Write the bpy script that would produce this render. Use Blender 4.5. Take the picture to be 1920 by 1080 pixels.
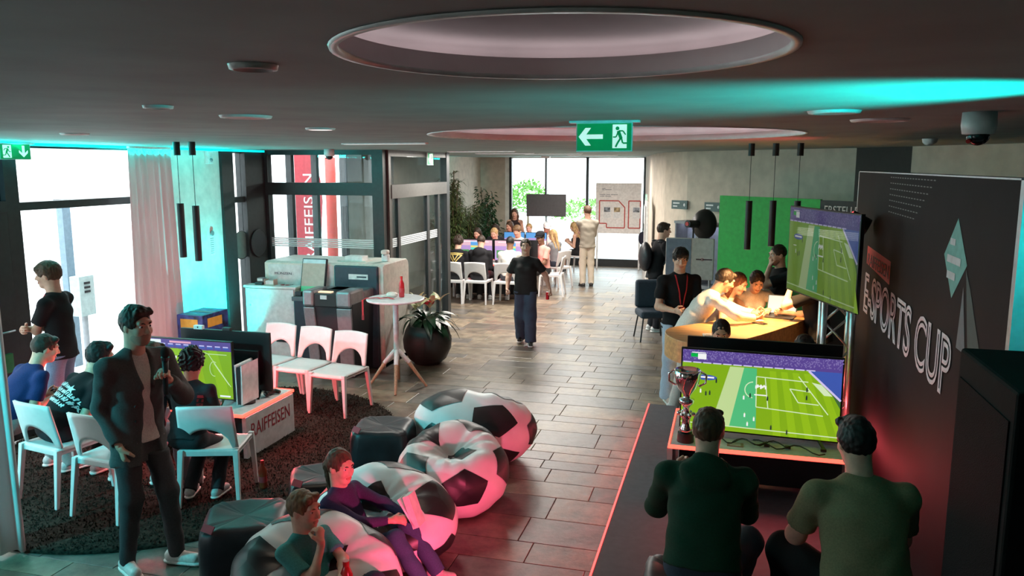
import bpy, math, random
import numpy as np
from mathutils import Vector, Matrix
from mathutils.bvhtree import BVHTree
random.seed(7)
for _o in list(bpy.data.objects): bpy.data.objects.remove(_o, do_unlink=True)
SC = bpy.context.scene
C = SC.collection
rad = math.radians

# ------------------------------------------------------------------ camera
cam_data = bpy.data.cameras.new('camera'); cam = bpy.data.objects.new('camera', cam_data); C.objects.link(cam)
cam.location = (0, 0, 2.70)
cam.rotation_euler = (rad(90 - 8.83), 0, rad(15.3))
cam_data.sensor_width = 36.0; cam_data.lens = 1480 / 1920 * 36; cam_data.clip_start = 0.05; cam_data.clip_end = 300
SC.camera = cam

# ------------------------------------------------------------------ world, sun, exposure
world = bpy.data.worlds.new('World'); SC.world = world; world.use_nodes = True
_nt = world.node_tree; _bg = _nt.nodes['Background']
_bg.inputs[0].default_value = (0.90, 0.955, 1.0, 1); _bg.inputs[1].default_value = 6.5
SC.view_settings.view_transform = 'Standard'; SC.view_settings.look = 'None'
SC.view_settings.gamma = 1.0; SC.view_settings.exposure = 0.0; SC.view_settings.use_curve_mapping = False
def lamp(kind, name, loc, energy, color, target=None, **kw):
    d = bpy.data.lights.new(name, kind); d.energy = energy; d.color = color
    for k, v in kw.items(): setattr(d, k, v)
    o = bpy.data.objects.new(name, d); C.objects.link(o); o.location = loc
    if target is not None:
        o.rotation_euler = (Vector(target) - Vector(loc)).to_track_quat('-Z', 'Y').to_euler()
    return o
# ------------------------------------------------------------------ materials
_M = {}
def mat(name, col, rough=0.6, metal=0.0, var=0.06, scale=18.0, bump=0.05, emit=None, estr=0.0, spec=0.5, coat=0.0, stretch=None):
    if name in _M: return _M[name]
    m = bpy.data.materials.new(name); m.use_nodes = True; nt = m.node_tree; p = nt.nodes['Principled BSDF']
    tc = nt.nodes.new('ShaderNodeTexCoord'); nz = nt.nodes.new('ShaderNodeTexNoise')
    nz.inputs['Scale'].default_value = scale; nz.inputs['Detail'].default_value = 4
    if stretch:
        mp = nt.nodes.new('ShaderNodeMapping'); mp.inputs['Scale'].default_value = stretch
        nt.links.new(tc.outputs['Object'], mp.inputs[0]); nt.links.new(mp.outputs[0], nz.inputs['Vector'])
    else: nt.links.new(tc.outputs['Object'], nz.inputs['Vector'])
    r = nt.nodes.new('ShaderNodeValToRGB')
    c0 = [max(0, c * (1 - var * 2)) for c in col]; c1 = [min(1, c * (1 + var * 2)) for c in col]
    r.color_ramp.elements[0].color = (*c0, 1); r.color_ramp.elements[1].color = (*c1, 1)
    r.color_ramp.elements[0].position = .3; r.color_ramp.elements[1].position = .7
    nt.links.new(nz.outputs['Fac'], r.inputs[0]); nt.links.new(r.outputs[0], p.inputs['Base Color'])
    p.inputs['Roughness'].default_value = rough; p.inputs['Metallic'].default_value = metal
    p.inputs['Specular IOR Level'].default_value = spec; p.inputs['Coat Weight'].default_value = coat
    if bump:
        b = nt.nodes.new('ShaderNodeBump'); b.inputs['Strength'].default_value = bump; b.inputs['Distance'].default_value = .01
        nt.links.new(nz.outputs['Fac'], b.inputs['Height']); nt.links.new(b.outputs[0], p.inputs['Normal'])
    if emit: p.inputs['Emission Color'].default_value = (*emit, 1); p.inputs['Emission Strength'].default_value = estr
    _M[name] = m; return m
def cloth(col, key=None, rough=0.85):
    return mat('cloth_%s' % (key or '%.2f_%.2f_%.2f' % tuple(col)), col, rough, var=.07, scale=120, bump=.08, spec=.2)
def glow(name, col, s):
    if name in _M: return _M[name]
    m = bpy.data.materials.new(name); m.use_nodes = True; nt = m.node_tree; p = nt.nodes['Principled BSDF']
    p.inputs['Base Color'].default_value = (*[c * .3 for c in col], 1); p.inputs['Roughness'].default_value = .4
    p.inputs['Emission Color'].default_value = (*col, 1); p.inputs['Emission Strength'].default_value = s
    _M[name] = m; return m
def glassmat(name, tint=(1, 1, 1), ior=1.45):
    if name in _M: return _M[name]
    m = bpy.data.materials.new(name); m.use_nodes = True; nt = m.node_tree; nt.nodes.remove(nt.nodes['Principled BSDF'])
    t = nt.nodes.new('ShaderNodeBsdfTransparent'); t.inputs[0].default_value = (*tint, 1)
    g = nt.nodes.new('ShaderNodeBsdfGlossy'); g.inputs['Roughness'].default_value = .02
    lw = nt.nodes.new('ShaderNodeLayerWeight'); lw.inputs[0].default_value = .5
    pw = nt.nodes.new('ShaderNodeMath'); pw.operation = 'POWER'; pw.inputs[1].default_value = 5; nt.links.new(lw.outputs['Facing'], pw.inputs[0])
    f = nt.nodes.new('ShaderNodeMath'); f.operation = 'MULTIPLY_ADD'; f.inputs[1].default_value = .6; f.inputs[2].default_value = .5 * ((ior - 1) / (ior + 1)) ** 2; nt.links.new(pw.outputs[0], f.inputs[0])
    x = nt.nodes.new('ShaderNodeMixShader'); nt.links.new(f.outputs[0], x.inputs[0]); nt.links.new(t.outputs[0], x.inputs[1]); nt.links.new(g.outputs[0], x.inputs[2])
    nt.links.new(x.outputs[0], nt.nodes['Material Output'].inputs[0]); _M[name] = m; return m

# ------------------------------------------------------------------ mesh builder
class MB:
    def __init__(s): s.v = []; s.f = []; s.m = []
    def add(s, vs, fs, m=0):
        n = len(s.v); s.v += [tuple(map(float, p)) for p in vs]; s.f += [tuple(n + i for i in f) for f in fs]; s.m += [m] * len(fs); return s
    def box(s, x0, x1, y0, y1, z0, z1, m=0, M=None):
        vs = [(x, y, z) for z in (z0, z1) for y in (y0, y1) for x in (x0, x1)]
        if M is not None: vs = [M @ Vector(p) for p in vs]
        return s.add(vs, [(0, 2, 3, 1), (4, 5, 7, 6), (0, 1, 5, 4), (2, 6, 7, 3), (0, 4, 6, 2), (1, 3, 7, 5)], m)
    def cyl(s, a, b, r0, r1=None, n=16, m=0, caps=True):
        r1 = r0 if r1 is None else r1; a, b = Vector(a), Vector(b); q = (b - a).normalized()
        u = q.orthogonal().normalized(); w = q.cross(u)
        vs = [p + (u * math.cos(t) + w * math.sin(t)) * r for p, r in ((a, r0), (b, r1)) for t in [2 * math.pi * i / n for i in range(n)]]
        fs = [(i, (i + 1) % n, n + (i + 1) % n, n + i) for i in range(n)]
        if caps: fs += [tuple(range(n - 1, -1, -1)), tuple(range(n, 2 * n))]
        return s.add(vs, fs, m)
    def bar(s, a, b, w, t, m=0, up=(0, 0, 1)):
        a, b = Vector(a), Vector(b); q = (b - a).normalized(); u = q.cross(Vector(up))
        if u.length < 1e-4: u = q.orthogonal()
        u.normalize(); n = u.cross(q)
        vs = [p + u * (w / 2 * i) + n * (t / 2 * j) for p in (a, b) for i, j in ((-1, -1), (1, -1), (1, 1), (-1, 1))]
        return s.add(vs, [(3, 2, 1, 0), (4, 5, 6, 7), (0, 1, 5, 4), (1, 2, 6, 5), (2, 3, 7, 6), (3, 0, 4, 7)], m)
    def tube(s, pts, r, n=8, m=0, closed=False):
        pts = [Vector(p) for p in pts]; k = len(pts); rs = r if isinstance(r, (list, tuple)) else [r] * k; vs = []; u = None
        for i, p in enumerate(pts):
            q = (pts[(i + 1) % k] - pts[i - 1]) if closed else (pts[min(i + 1, k - 1)] - pts[max(i - 1, 0)])
            q.normalize()
            u = q.orthogonal() if u is None else (u - q * u.dot(q))
            u.normalize(); w = q.cross(u)
            vs += [p + (u * math.cos(2 * math.pi * j / n) + w * math.sin(2 * math.pi * j / n)) * rs[i] for j in range(n)]
        fs = [(i * n + j, i * n + (j + 1) % n, ((i + 1) % k) * n + (j + 1) % n, ((i + 1) % k) * n + j) for i in range(k if closed else k - 1) for j in range(n)]
        if not closed: fs += [tuple(range(n - 1, -1, -1)), tuple(range((k - 1) * n, k * n))]
        return s.add(vs, fs, m)
    def lathe(s, prof, n=24, m=0, c=(0, 0)):
        vs = [(c[0] + r * math.cos(2 * math.pi * j / n), c[1] + r * math.sin(2 * math.pi * j / n), z) for r, z in prof for j in range(n)]
        fs = [(i * n + j, i * n + (j + 1) % n, (i + 1) * n + (j + 1) % n, (i + 1) * n + j) for i in range(len(prof) - 1) for j in range(n)]
        return s.add(vs, fs, m)
    def ball(s, c, r, n=16, k=10, m=0):
        r = r if isinstance(r, (tuple, list)) else (r, r, r)
        return s.add([(c[0] + r[0] * math.sin(math.pi * i / k) * math.cos(2 * math.pi * j / n), c[1] + r[1] * math.sin(math.pi * i / k) * math.sin(2 * math.pi * j / n), c[2] - r[2] * math.cos(math.pi * i / k)) for i in range(k + 1) for j in range(n)],
                     [(i * n + j, i * n + (j + 1) % n, (i + 1) * n + (j + 1) % n, (i + 1) * n + j) for i in range(k) for j in range(n)], m)
    def prism(s, poly, z0, z1, m=0, M=None):
        n = len(poly); vs = [(x, y, z0) for x, y in poly] + [(x, y, z1) for x, y in poly]
        if M is not None: vs = [M @ Vector(p) for p in vs]
        return s.add(vs, [tuple(range(n - 1, -1, -1)), tuple(range(n, 2 * n))] + [(i, (i + 1) % n, n + (i + 1) % n, n + i) for i in range(n)], m)
    def poly(s, pts, m=0): return s.add(pts, [tuple(range(len(pts)))], m)
    def build(s, name, mats, parent=None, smooth=False, bevel=0.0, loc=None, rz=None, subd=0):
        me = bpy.data.meshes.new(name); me.from_pydata(s.v, [], s.f); me.validate()
        mats = mats if isinstance(mats, (list, tuple)) else [mats]
        for q in mats: me.materials.append(q)
        if len(me.polygons) == len(s.m) and any(s.m): me.polygons.foreach_set('material_index', s.m)
        if smooth: me.polygons.foreach_set('use_smooth', [True] * len(me.polygons))
        o = bpy.data.objects.new(name, me); C.objects.link(o)
        if parent is not None: o.parent = parent
        if loc is not None: o.location = loc
        if rz is not None: o.rotation_euler = (0, 0, rz)
        if bevel:
            b = o.modifiers.new('bevel', 'BEVEL'); b.width = bevel; b.segments = 2; b.limit_method = 'ANGLE'; b.angle_limit = rad(40)
        if subd:
            b = o.modifiers.new('sub', 'SUBSURF'); b.levels = subd; b.render_levels = subd
        return o
def tag(o, label, cat=None, group=None, kind=None):
    if label: o['label'] = label
    if cat: o['category'] = cat
    if group: o['group'] = group
    if kind: o['kind'] = kind
    return o
def thing(name, label, cat, loc=(0, 0, 0), rz=0.0, group=None):
    o = bpy.data.objects.new(name, None); C.objects.link(o); o.empty_display_size = .1
    o.location = loc; o.rotation_euler = (0, 0, rz); return tag(o, label, cat, group)
def struct(o): o['kind'] = 'structure'; return o
def dup(root, loc, rz, label=None, group=None):
    r = root.copy(); C.objects.link(r); r.location = loc; r.rotation_euler = (0, 0, rz)
    if label: r['label'] = label
    if group: r['group'] = group
    for ch in root.children:
        c = ch.copy(); C.objects.link(c); c.parent = r
        for g in ch.children:
            d = g.copy(); C.objects.link(d); d.parent = c
    return r
def box(name, x0, x1, y0, y1, z0, z1, m, parent=None, bevel=0.0): return MB().box(x0, x1, y0, y1, z0, z1).build(name, m, parent, bevel=bevel)

# ------------------------------------------------------------------ lettering (built once, one depsgraph pass)
_TX = {}
def prepare_text(specs):
    tmp = []
    for key, s, outline in specs:
        cu = bpy.data.curves.new('t', 'FONT'); cu.body = s; cu.size = 1.0
        if outline: cu.fill_mode = 'NONE'; cu.bevel_depth = outline; cu.bevel_resolution = 0; cu.resolution_u = 4
        else: cu.extrude = .012; cu.resolution_u = 3
        o = bpy.data.objects.new('t', cu); C.objects.link(o); tmp.append((key, o, cu))
    dg = bpy.context.evaluated_depsgraph_get()
    for key, o, cu in tmp:
        me = bpy.data.meshes.new_from_object(o.evaluated_get(dg)); n = len(me.vertices)
        co = np.zeros(n * 3, np.float32); me.vertices.foreach_get('co', co); co = co.reshape(-1, 3)
        fs = [tuple(p.vertices) for p in me.polygons]
        _TX[key] = (co.astype(float), fs); bpy.data.meshes.remove(me); bpy.data.objects.remove(o); bpy.data.curves.remove(cu)
def lettering(key, m, origin, xd, ud, w, h, depth=.002, parent=None, name='lettering'):
    """fit text into the box of w x h whose lower left is origin; xd/ud its axes; proud by depth"""
    co, fs = _TX[key]; lo = co.min(0); hi = co.max(0); ext = np.maximum(hi - lo, 1e-6)
    xd = np.array(xd, float); ud = np.array(ud, float); nd = np.cross(xd, ud)
    q = (co - lo) / ext
    P = np.array(origin, float) + q[:, :1] * w * xd + q[:, 1:2] * h * ud + q[:, 2:] * depth * nd
    b = MB(); b.add(P.tolist(), fs); return b.build(name, m, parent)
prepare_text([('raiff', 'RAIFFEISEN', 0), ('esports', 'E-SPORTS CUP', .028), ('erstelle', 'ERSTELLE KO', 0),
              ('boy', 'boy', 0), ('munzen', 'MÜNZEN', 0)])
def marks(name, m, origin, xd, w, rows, parent, h=.02, pitch=.04, y=-.001):
    """rows of small printed dashes too fine to read; rows = word lengths as shares of w"""
    b = MB(); o = Vector(origin); xd = Vector(xd)
    for r, words in enumerate(rows):
        x = 0
        for q in words:
            a = o + xd * x * w + Vector((0, 0, -r * pitch)); c = a + xd * q * w; b.add([a, c, c + Vector((0, 0, h)), a + Vector((0, 0, h))], [(0, 1, 2, 3)]); x += q + .04
    return b.build(name, m, parent)
# ------------------------------------------------------------------ the room
CZ = 2.92; XL = -6.75; YB = 21.2
m_frame = mat('dark_aluminium', (.030, .034, .036), .42, .3, bump=0)
m_white = mat('white_plaster', (.74, .72, .68), .8, scale=8, bump=.04)
m_beige = mat('beige_plaster', (.52, .45, .37), .85, scale=6, bump=.04)
m_glass = glassmat('clear_glass', (.93, .97, .97))
m_ceil = mat('ceiling_paint', (.215, .285, .268), .75, scale=3, bump=.01)
m_rec = mat('recess_paint', (.85, .78, .79), .75, scale=3, bump=.01)
m_trim = mat('white_metal', (.8, .8, .8), .35, bump=0)
m_steel = mat('brushed_steel', (.55, .55, .56), .3, .9, bump=.02)
m_black = mat('black_plastic', (.012, .012, .014), .45, bump=.02)
m_grey = mat('grey_plastic', (.25, .26, .28), .5)

fl = struct(box('floor', XL - .1, 5.2, -3, YB + .1, -.15, -.006, mat('grout', (.035, .032, .028), .8)))
# slate tiles laid in running rows, each with its own size
def slate(i, c):
    n = 'slate_%d' % i; m = mat(n, c, .34, var=.30, scale=5.5, bump=.35, spec=.5); nt = m.node_tree
    nz = [x for x in nt.nodes if x.type == 'TEX_NOISE'][0]; nz.inputs['Detail'].default_value = 9; nz.inputs['Roughness'].default_value = .7
    g = nt.nodes.new('ShaderNodeNewGeometry'); nt.links.new(g.outputs['Position'], nz.inputs['Vector'])
    r = nt.nodes.new('ShaderNodeMapRange'); r.inputs['To Min'].default_value = .24; r.inputs['To Max'].default_value = .46
    nt.links.new(nz.outputs['Fac'], r.inputs['Value']); nt.links.new(r.outputs[0], nt.nodes['Principled BSDF'].inputs['Roughness']); return m
SL = [slate(i, c) for i, c in enumerate([(.150, .120, .088), (.195, .157, .112), (.115, .098, .080), (.225, .172, .120), (.135, .118, .103), (.17, .128, .093)])]
_r = random.Random(3); tiles = []; y = 3.6
while y < YB:
    d = _r.choice([.205, .30, .30, .405, .405]); x = XL - _r.random() * .6
    while x < 3.0:
        L = _r.choice([.5, .62, .75, .9, .9]); tiles.append((max(x, XL), min(x + L, 3.6), y, min(y + d, YB), _r.randrange(6))); x += L
    y += d
def _view(t):
    X, Y = (t[0] + t[1]) / 2, (t[2] + t[3]) / 2; a = rad(15.3); cx = X * math.cos(a) + Y * math.sin(a); cy = -X * math.sin(a) + Y * math.cos(a)
    hid = math.hypot(X + 5, Y - 6.22) < 2.0 or (X > -.6 and Y < 8.0) or abs(cx / cy) > .66 or (X > -1 and Y > 9.5) or (X < -4.7 and Y > 9.5 and Y < 14)
    return 1e6 + cy if hid else cy * cy / ((t[1] - t[0]) * (t[3] - t[2]) + .05)
tiles.sort(key=_view); st = [MB() for _ in range(6)]; unit_t = {}
for k, (x0, x1, y0, y1, c) in enumerate(tiles):
    g = .004
    if k < 300:
        lx, ly = x1 - x0 - g, y1 - y0 - g; key = (round(lx, 3), round(ly, 3), c)
        if key not in unit_t:
            b = MB(); e = .004; hx, hy = lx / 2, ly / 2
            vs = [(sx * hx, sy * hy, -.006) for sx, sy in ((-1, -1), (1, -1), (1, 1), (-1, 1))] + [(sx * hx, sy * hy, -.002) for sx, sy in ((-1, -1), (1, -1), (1, 1), (-1, 1))] + [(sx * (hx - e), sy * (hy - e), 0) for sx, sy in ((-1, -1), (1, -1), (1, 1), (-1, 1))]
            b.add(vs, [(i, (i + 1) % 4, 4 + (i + 1) % 4, 4 + i) for i in range(4)] + [(4 + i, 4 + (i + 1) % 4, 8 + (i + 1) % 4, 8 + i) for i in range(4)] + [(8, 9, 10, 11)])
            o = b.build('tile', SL[c], fl); unit_t[key] = o.data
        else: o = bpy.data.objects.new('tile', unit_t[key]); C.objects.link(o); o.parent = fl
        o.location = ((x0 + x1) / 2, (y0 + y1) / 2, _r.uniform(-.0008, .0004)); o.rotation_euler = (_r.uniform(-.0012, .0012), _r.uniform(-.0008, .0008), 0)
    else: st[0].box(x0 + g / 2, x1 - g / 2, y0 + g / 2, y1 - g / 2, -.006, _r.uniform(-.001, 0), m=c)
o = st[0].build('tile_field', SL, fl); o['kind'] = 'stuff'

# ceiling with two round recesses
ce = MB(); REC = [(-.33, 1.57, .435, .06, .10), (-.84, 5.83, 1.33, .07, .16)]
xs = [XL - .1, 5.2]; rows = [(-3, REC[0][1] - .6), (REC[0][1] - .6, REC[0][1] + .6), (REC[0][1] + .6, REC[1][1] - 1.6), (REC[1][1] - 1.6, REC[1][1] + 1.6), (REC[1][1] + 1.6, YB + .1)]
for i, (y0, y1) in enumerate(rows):
    if i in (1, 3):
        cx, cy, r, h1, h2 = REC[0 if i == 1 else 1]; q = (y1 - y0) / 2; n = 64
        ce.poly([(xs[0], y0, CZ), (xs[0], y1, CZ), (cx - q, y1, CZ), (cx - q, y0, CZ)]); ce.poly([(cx + q, y0, CZ), (cx + q, y1, CZ), (xs[1], y1, CZ), (xs[1], y0, CZ)])
        ring = []; sq = []
        for k in range(n):
            t = 2 * math.pi * (k + .5) / n; c_, s_ = math.cos(t), math.sin(t); m_ = q / max(abs(c_), abs(s_))
            ring.append((cx + r * c_, cy + r * s_, CZ)); sq.append((cx + m_ * c_, cy + m_ * s_, CZ))
        ce.add(ring + sq, [(k, n + k, n + (k + 1) % n, (k + 1) % n)[::-1] for k in range(n) if True])
        for k in range(4):
            t = [(1, 1), (-1, 1), (-1, -1), (1, -1)][k]; j = int(n / 8 + k * n / 4); ce.add([sq[j - 1], (cx + q * t[0], cy + q * t[1], CZ), sq[j % n]], [(0, 1, 2)])
    else: ce.poly([(xs[0], y0, CZ), (xs[0], y1, CZ), (xs[1], y1, CZ), (xs[1], y0, CZ)])
ce.box(XL - .1, 5.2, -3, YB + .1, CZ + .3, CZ + .4)
cl = struct(ce.build('ceiling', m_ceil))
for i, (cx, cy, r, h1, h2) in enumerate(REC):
    rr = r + .09; MB().lathe([(r, CZ), (r, CZ + .045), (rr, CZ + .045), (rr, CZ + h1 + .02), (r * .9, CZ + h1 + h2 * .5), (r * .55, CZ + h1 + h2 * .85), (.001, CZ + h1 + h2)], 64, c=(cx, cy)).build('recess_dome', m_rec, cl, smooth=True)
    MB().lathe([(r + .075, CZ + .047), (r + .025, CZ + .047)], 64, c=(cx, cy)).build('dome_fill_ring', glow('dome_fill_white_%d' % i, (1, .86, .88), (.75, .9)[i]), cl, smooth=True)  # unseen glowing ring, added to brighten the inside of the dome
    MB().lathe([(r + .012, CZ - .001), (r + .010, CZ - .006), (r - .006, CZ - .006), (r - .008, CZ + .004)], 64, c=(cx, cy)).build('recess_rim', m_trim, cl, smooth=True)

# closing walls behind the camera and on the right
struct(box('wall_near', XL - .1, 5.2, -3.1, -3, 0, CZ + .4, m_beige))
# right wall: a long bowed wall, then dark panels
wp = [(-2.15, 21.3), (-2.02, 20), (-1.85, 19), (-1.6, 17), (-1.35, 15.3), (-1.08, 14), (-.66, 13.1), (.0, 12.4), (.8, 11.7), (1.55, 11.05)]
b = MB(); n = len(wp)
nn = []
for i in range(n):
    dx, dy = wp[min(i + 1, n - 1)][0] - wp[max(i - 1, 0)][0], wp[min(i + 1, n - 1)][1] - wp[max(i - 1, 0)][1]; L = math.hypot(dx, dy); nn.append((-dy / L, dx / L))
inn = wp; out = [(p[0] + .2 * abs(q[0]), p[1] + .2 * abs(q[1])) for p, q in zip(wp, nn)]
for i in range(n - 1):
    b.prism([inn[i], inn[i + 1], out[i + 1], out[i]][::-1], 0, CZ + .3)
wr_ = struct(b.build('wall_right', m_beige, smooth=False))
m_wood_dark = mat('dark_brown_panel', (.055, .040, .034), .6, scale=4, bump=.05, stretch=(1, 1, .1))
wd = struct(thing('wall_right_panels', None, None)); wq = [(1.55, 11.05), (2.05, 10.3), (3.2, 8.5), (4.1, 7.1), (4.9, 5.8)]
for i, mt in enumerate((mat('black_recess', (.02, .018, .016), .7), m_beige, m_wood_dark, m_wood_dark)):
    (x0, y0), (x1, y1) = wq[i], wq[i + 1]; b = MB(); b.prism([(x0, y0), (x1, y1), (x1 + .15, y1 + .1), (x0 + .15, y0 + .1)][::-1], 0, CZ + .3); b.build('panel', mt, wd)
b = MB(); b.cyl((1.72, 10.72, .3), (1.72, 10.72, 2.55), .02); b.build('light_rail', m_steel, wd)
struct(box('wall_right_near', 5.0, 5.1, -3, 5.8, 0, CZ + .3, m_wood_dark))

# ---------------------------------------------------------------- left glass front (x = XL)
wl = struct(thing('wall_left', None, None))
def lpart(name, y0, y1, z0, z1, m, t=.06, x=XL): return MB().box(x - t, x + t, y0, y1, z0, z1).build(name, m, wl)
lpart('plaster', -3, -1.9, 0, CZ, m_beige); lpart('plaster', -.2, 3.2, 0, CZ, m_beige); lpart('plaster', -1.9, -.2, 0, .5, m_beige); lpart('plaster', 8.33, 9.40, 0, CZ, m_white)
lpart('post', 3.2, 3.3, 0, CZ, m_frame); lpart('post', 8.25, 8.33, 0, CZ, m_frame, .09); lpart('post', 9.40, 9.66, 0, CZ, m_frame, .10); lpart('post', 9.97, 10.44, 0, CZ, m_frame, .08)
lpart('sill', 3.3, 4.9, 0, .08, m_frame); lpart('sill', 6.2, 8.25, 0, .06, m_frame); lpart('sill', 9.66, 9.97, 0, .08, m_frame)
lpart('plaster', 13.15, YB, 0, CZ, m_beige)
def window(i, y0, y1, z0, z1, bars=(), x=XL):
    w = struct(thing('window_%d' % i, None, None)); f = .035
    MB().box(x - .03, x + .03, y0, y1, z0, z0 + .05).build('frame_rail', m_frame, w); MB().box(x - .03, x + .03, y0, y1, z1 - .05, z1).build('frame_rail', m_frame, w)
    zs = [z0] + [b for b in bars] + [z1]
    for b in bars: MB().box(x - .05, x + .05, y0, y1, b - .04, b + .04).build('transom', m_frame, w)
    for a, c in zip(zs[:-1], zs[1:]): MB().box(x - .006, x + .006, y0, y1, a + .04, c - .04).build('pane', m_glass, w)
    return w
window(1, 3.3, 4.9, .05, CZ); window(4, -1.9, -.2, .5, CZ); window(2, 6.2, 8.25, .05, CZ, (2.30,)); window(3, 9.66, 9.97, .05, CZ, (2.22,))  # window 4 is an unseen opening added to brighten the near room
# entrance door standing in its dark frame
dr_ = struct(thing('door_1', None, None))
MB().box(XL - .07, XL + .07, 6.05, 6.2, 0, CZ).build('frame_post', m_frame, dr_); MB().box(XL - .07, XL + .07, 4.9, 5.02, 0, CZ).build('frame_post', m_frame, dr_); MB().box(XL - .07, XL + .07, 5.0, 6.05, 2.26, 2.36).build('transom', m_frame, dr_)
MB().box(XL - .01, XL + .01, 5.02, 6.05, 2.36, CZ).build('pane', glassmat('tinted_glass', (.25, .33, .36)), dr_)
lf_ = MB(); lf_.box(XL + .02, XL + .08, 5.66, 6.04, .02, 2.26); lf_.box(XL + .02, XL + .08, 5.03, 5.66, .02, .3); lf_.box(XL + .02, XL + .08, 5.03, 5.66, 2.1, 2.26); lf_.box(XL + .02, XL + .08, 5.03, 5.16, .3, 2.1)
lf_ = lf_.build('door_leaf', m_frame, dr_); MB().box(XL + .045, XL + .055, 5.16, 5.66, .3, 2.1).build('pane', m_glass, lf_)
h = MB(); h.box(XL + .08, XL + .09, 5.80, 5.84, .98, 1.22); h.tube([(XL + .09, 5.82, 1.12), (XL + .14, 5.82, 1.12), (XL + .14, 5.95, 1.12)], .010, 8); h.build('door_handle', m_steel, lf_, smooth=True)
MB().box(XL + .08, XL + .12, 5.70, 5.92, .72, .90).build('hang_tag', mat('green_tag', (.05, .25, .08), .6), lf_)

# ---------------------------------------------------------------- glass vestibule
ve = struct(thing('wall_vestibule', None, None)); VX = -4.78; VY = 10.5; VE = 13.12
def vbox(name, x0, x1, y0, y1, z0, z1, m=m_frame): return MB().box(x0, x1, y0, y1, z0, z1).build(name, m, ve)
vbox('post', -6.84, -6.62, VY - .05, VY + .07, 0, CZ); vbox('post', -4.93, -4.76, VY - .06, VY + .08, 0, CZ); vbox('transom', -6.62, -4.93, VY - .05, VY + .05, 2.27, 2.45)
vbox('rail', -6.62, -4.93, VY - .04, VY + .04, 2.85, CZ); vbox('rail', -6.62, -4.93, VY - .04, VY + .04, 0, .10)
vbox('pane', -6.62, -4.93, VY - .006, VY + .006, .10, 2.27, m_glass); vbox('pane', -6.62, -4.93, VY - .006, VY + .006, 2.45, 2.85, m_glass)
m_vf = mat('bronze_aluminium', (.10, .098, .09), .4, .4, bump=0)
vbox('post', VX - .05, VX + .05, VY + .08, VY + .16, 0, CZ, m_vf); vbox('post', VX - .06, VX + .06, VE - .14, VE, 0, CZ, m_frame)
vbox('transom', VX - .06, VX + .06, VY + .16, VE - .14, 2.22, 2.42, m_vf); vbox('rail', VX - .05, VX + .05, VY + .16, VE - .14, 2.83, CZ, m_vf)
vbox('pane', VX - .006, VX + .006, VY + .16, VE - .14, 2.42, 2.83, m_glass)
vbox('post', VX - .04, VX + .03, 10.93, 11.01, 0, 2.22); vbox('post', VX - .04, VX + .03, 12.12, 12.22, 0, 2.22); vbox('post', VX - .04, VX + .03, 12.62, 12.70, 0, 2.22)
vbox('rail', VX - .03, VX + .03, VY + .16, VE - .14, 0, .06)
for a, c in ((VY + .16, 10.93), (11.01, 12.12), (12.22, 12.62), (12.70, VE - .14)): vbox('pane', VX - .005, VX + .005, a, c, .06, 2.22, m_glass)
m_stk = mat('white_film', (.85, .87, .88), .6, bump=0)
_t = m_stk.node_tree; _a = _t.nodes.new('ShaderNodeBsdfTranslucent'); _a.inputs[0].default_value = (.9, .92, .92, 1); _x = _t.nodes.new('ShaderNodeMixShader'); _x.inputs[0].default_value = .5
_t.links.new(_t.nodes['Principled BSDF'].outputs[0], _x.inputs[1]); _t.links.new(_a.outputs[0], _x.inputs[2]); _t.links.new(_x.outputs[0], _t.nodes['Material Output'].inputs[0])
for k in range(5):
    z = 1.50 + k * .028
    vbox('film_stripe', -6.62, -4.93, VY - .010, VY - .007, z, z + .018, m_stk)
    for a, c in ((VY + .16, 10.93), (11.01, 12.12), (12.22, 12.62)): vbox('film_stripe', VX + .006, VX + .009, a, c, z, z + .018, m_stk)
# street side of the vestibule and its rear pane
for y in (11.25, 12.05, 13.05): vbox('post', XL - .05, XL + .05, y, y + .09, 0, CZ)
vbox('rail', XL - .05, XL + .05, 10.5, 13.1, 2.30, 2.40)
vbox('pane', XL - .005, XL + .005, 10.6, 13.05, .05, 2.3, m_glass)
vbox('pane', XL + .05, VX - .06, VE - .07, VE - .058, .05, CZ, glassmat('blue_grey_glass', (.52, .62, .66))); vbox('post', -5.85, -5.77, VE - .12, VE, 0, CZ)

# ---------------------------------------------------------------- back wall and its windows
wb = struct(thing('wall_back', None, None))
def bbox_(name, x0, x1, z0, z1, m, t=.06): return MB().box(x0, x1, YB - t, YB + t, z0, z1).build(name, m, wb)
bbox_('plaster', XL - .1, -5.98, 0, CZ + .3, m_beige); bbox_('plaster', -5.98, -5.86, 0, CZ + .3, m_white)
bbox_('kick_plate', -5.8, -2.1, 0, .20, m_frame, .08); bbox_('head_rail', -5.8, -2.1, CZ - .03, CZ + .1, m_white)
for x, w_ in ((-5.83, .07), (-4.82, .025), (-3.69, .07), (-2.17, .05)): bbox_('post', x - w_ / 2, x + w_ / 2, .2, CZ, m_frame)
for a, c in ((-5.79, -4.84), (-4.80, -3.73), (-3.65, -2.2)): bbox_('pane', a, c, .2, CZ - .03, m_glass, .005)

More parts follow.
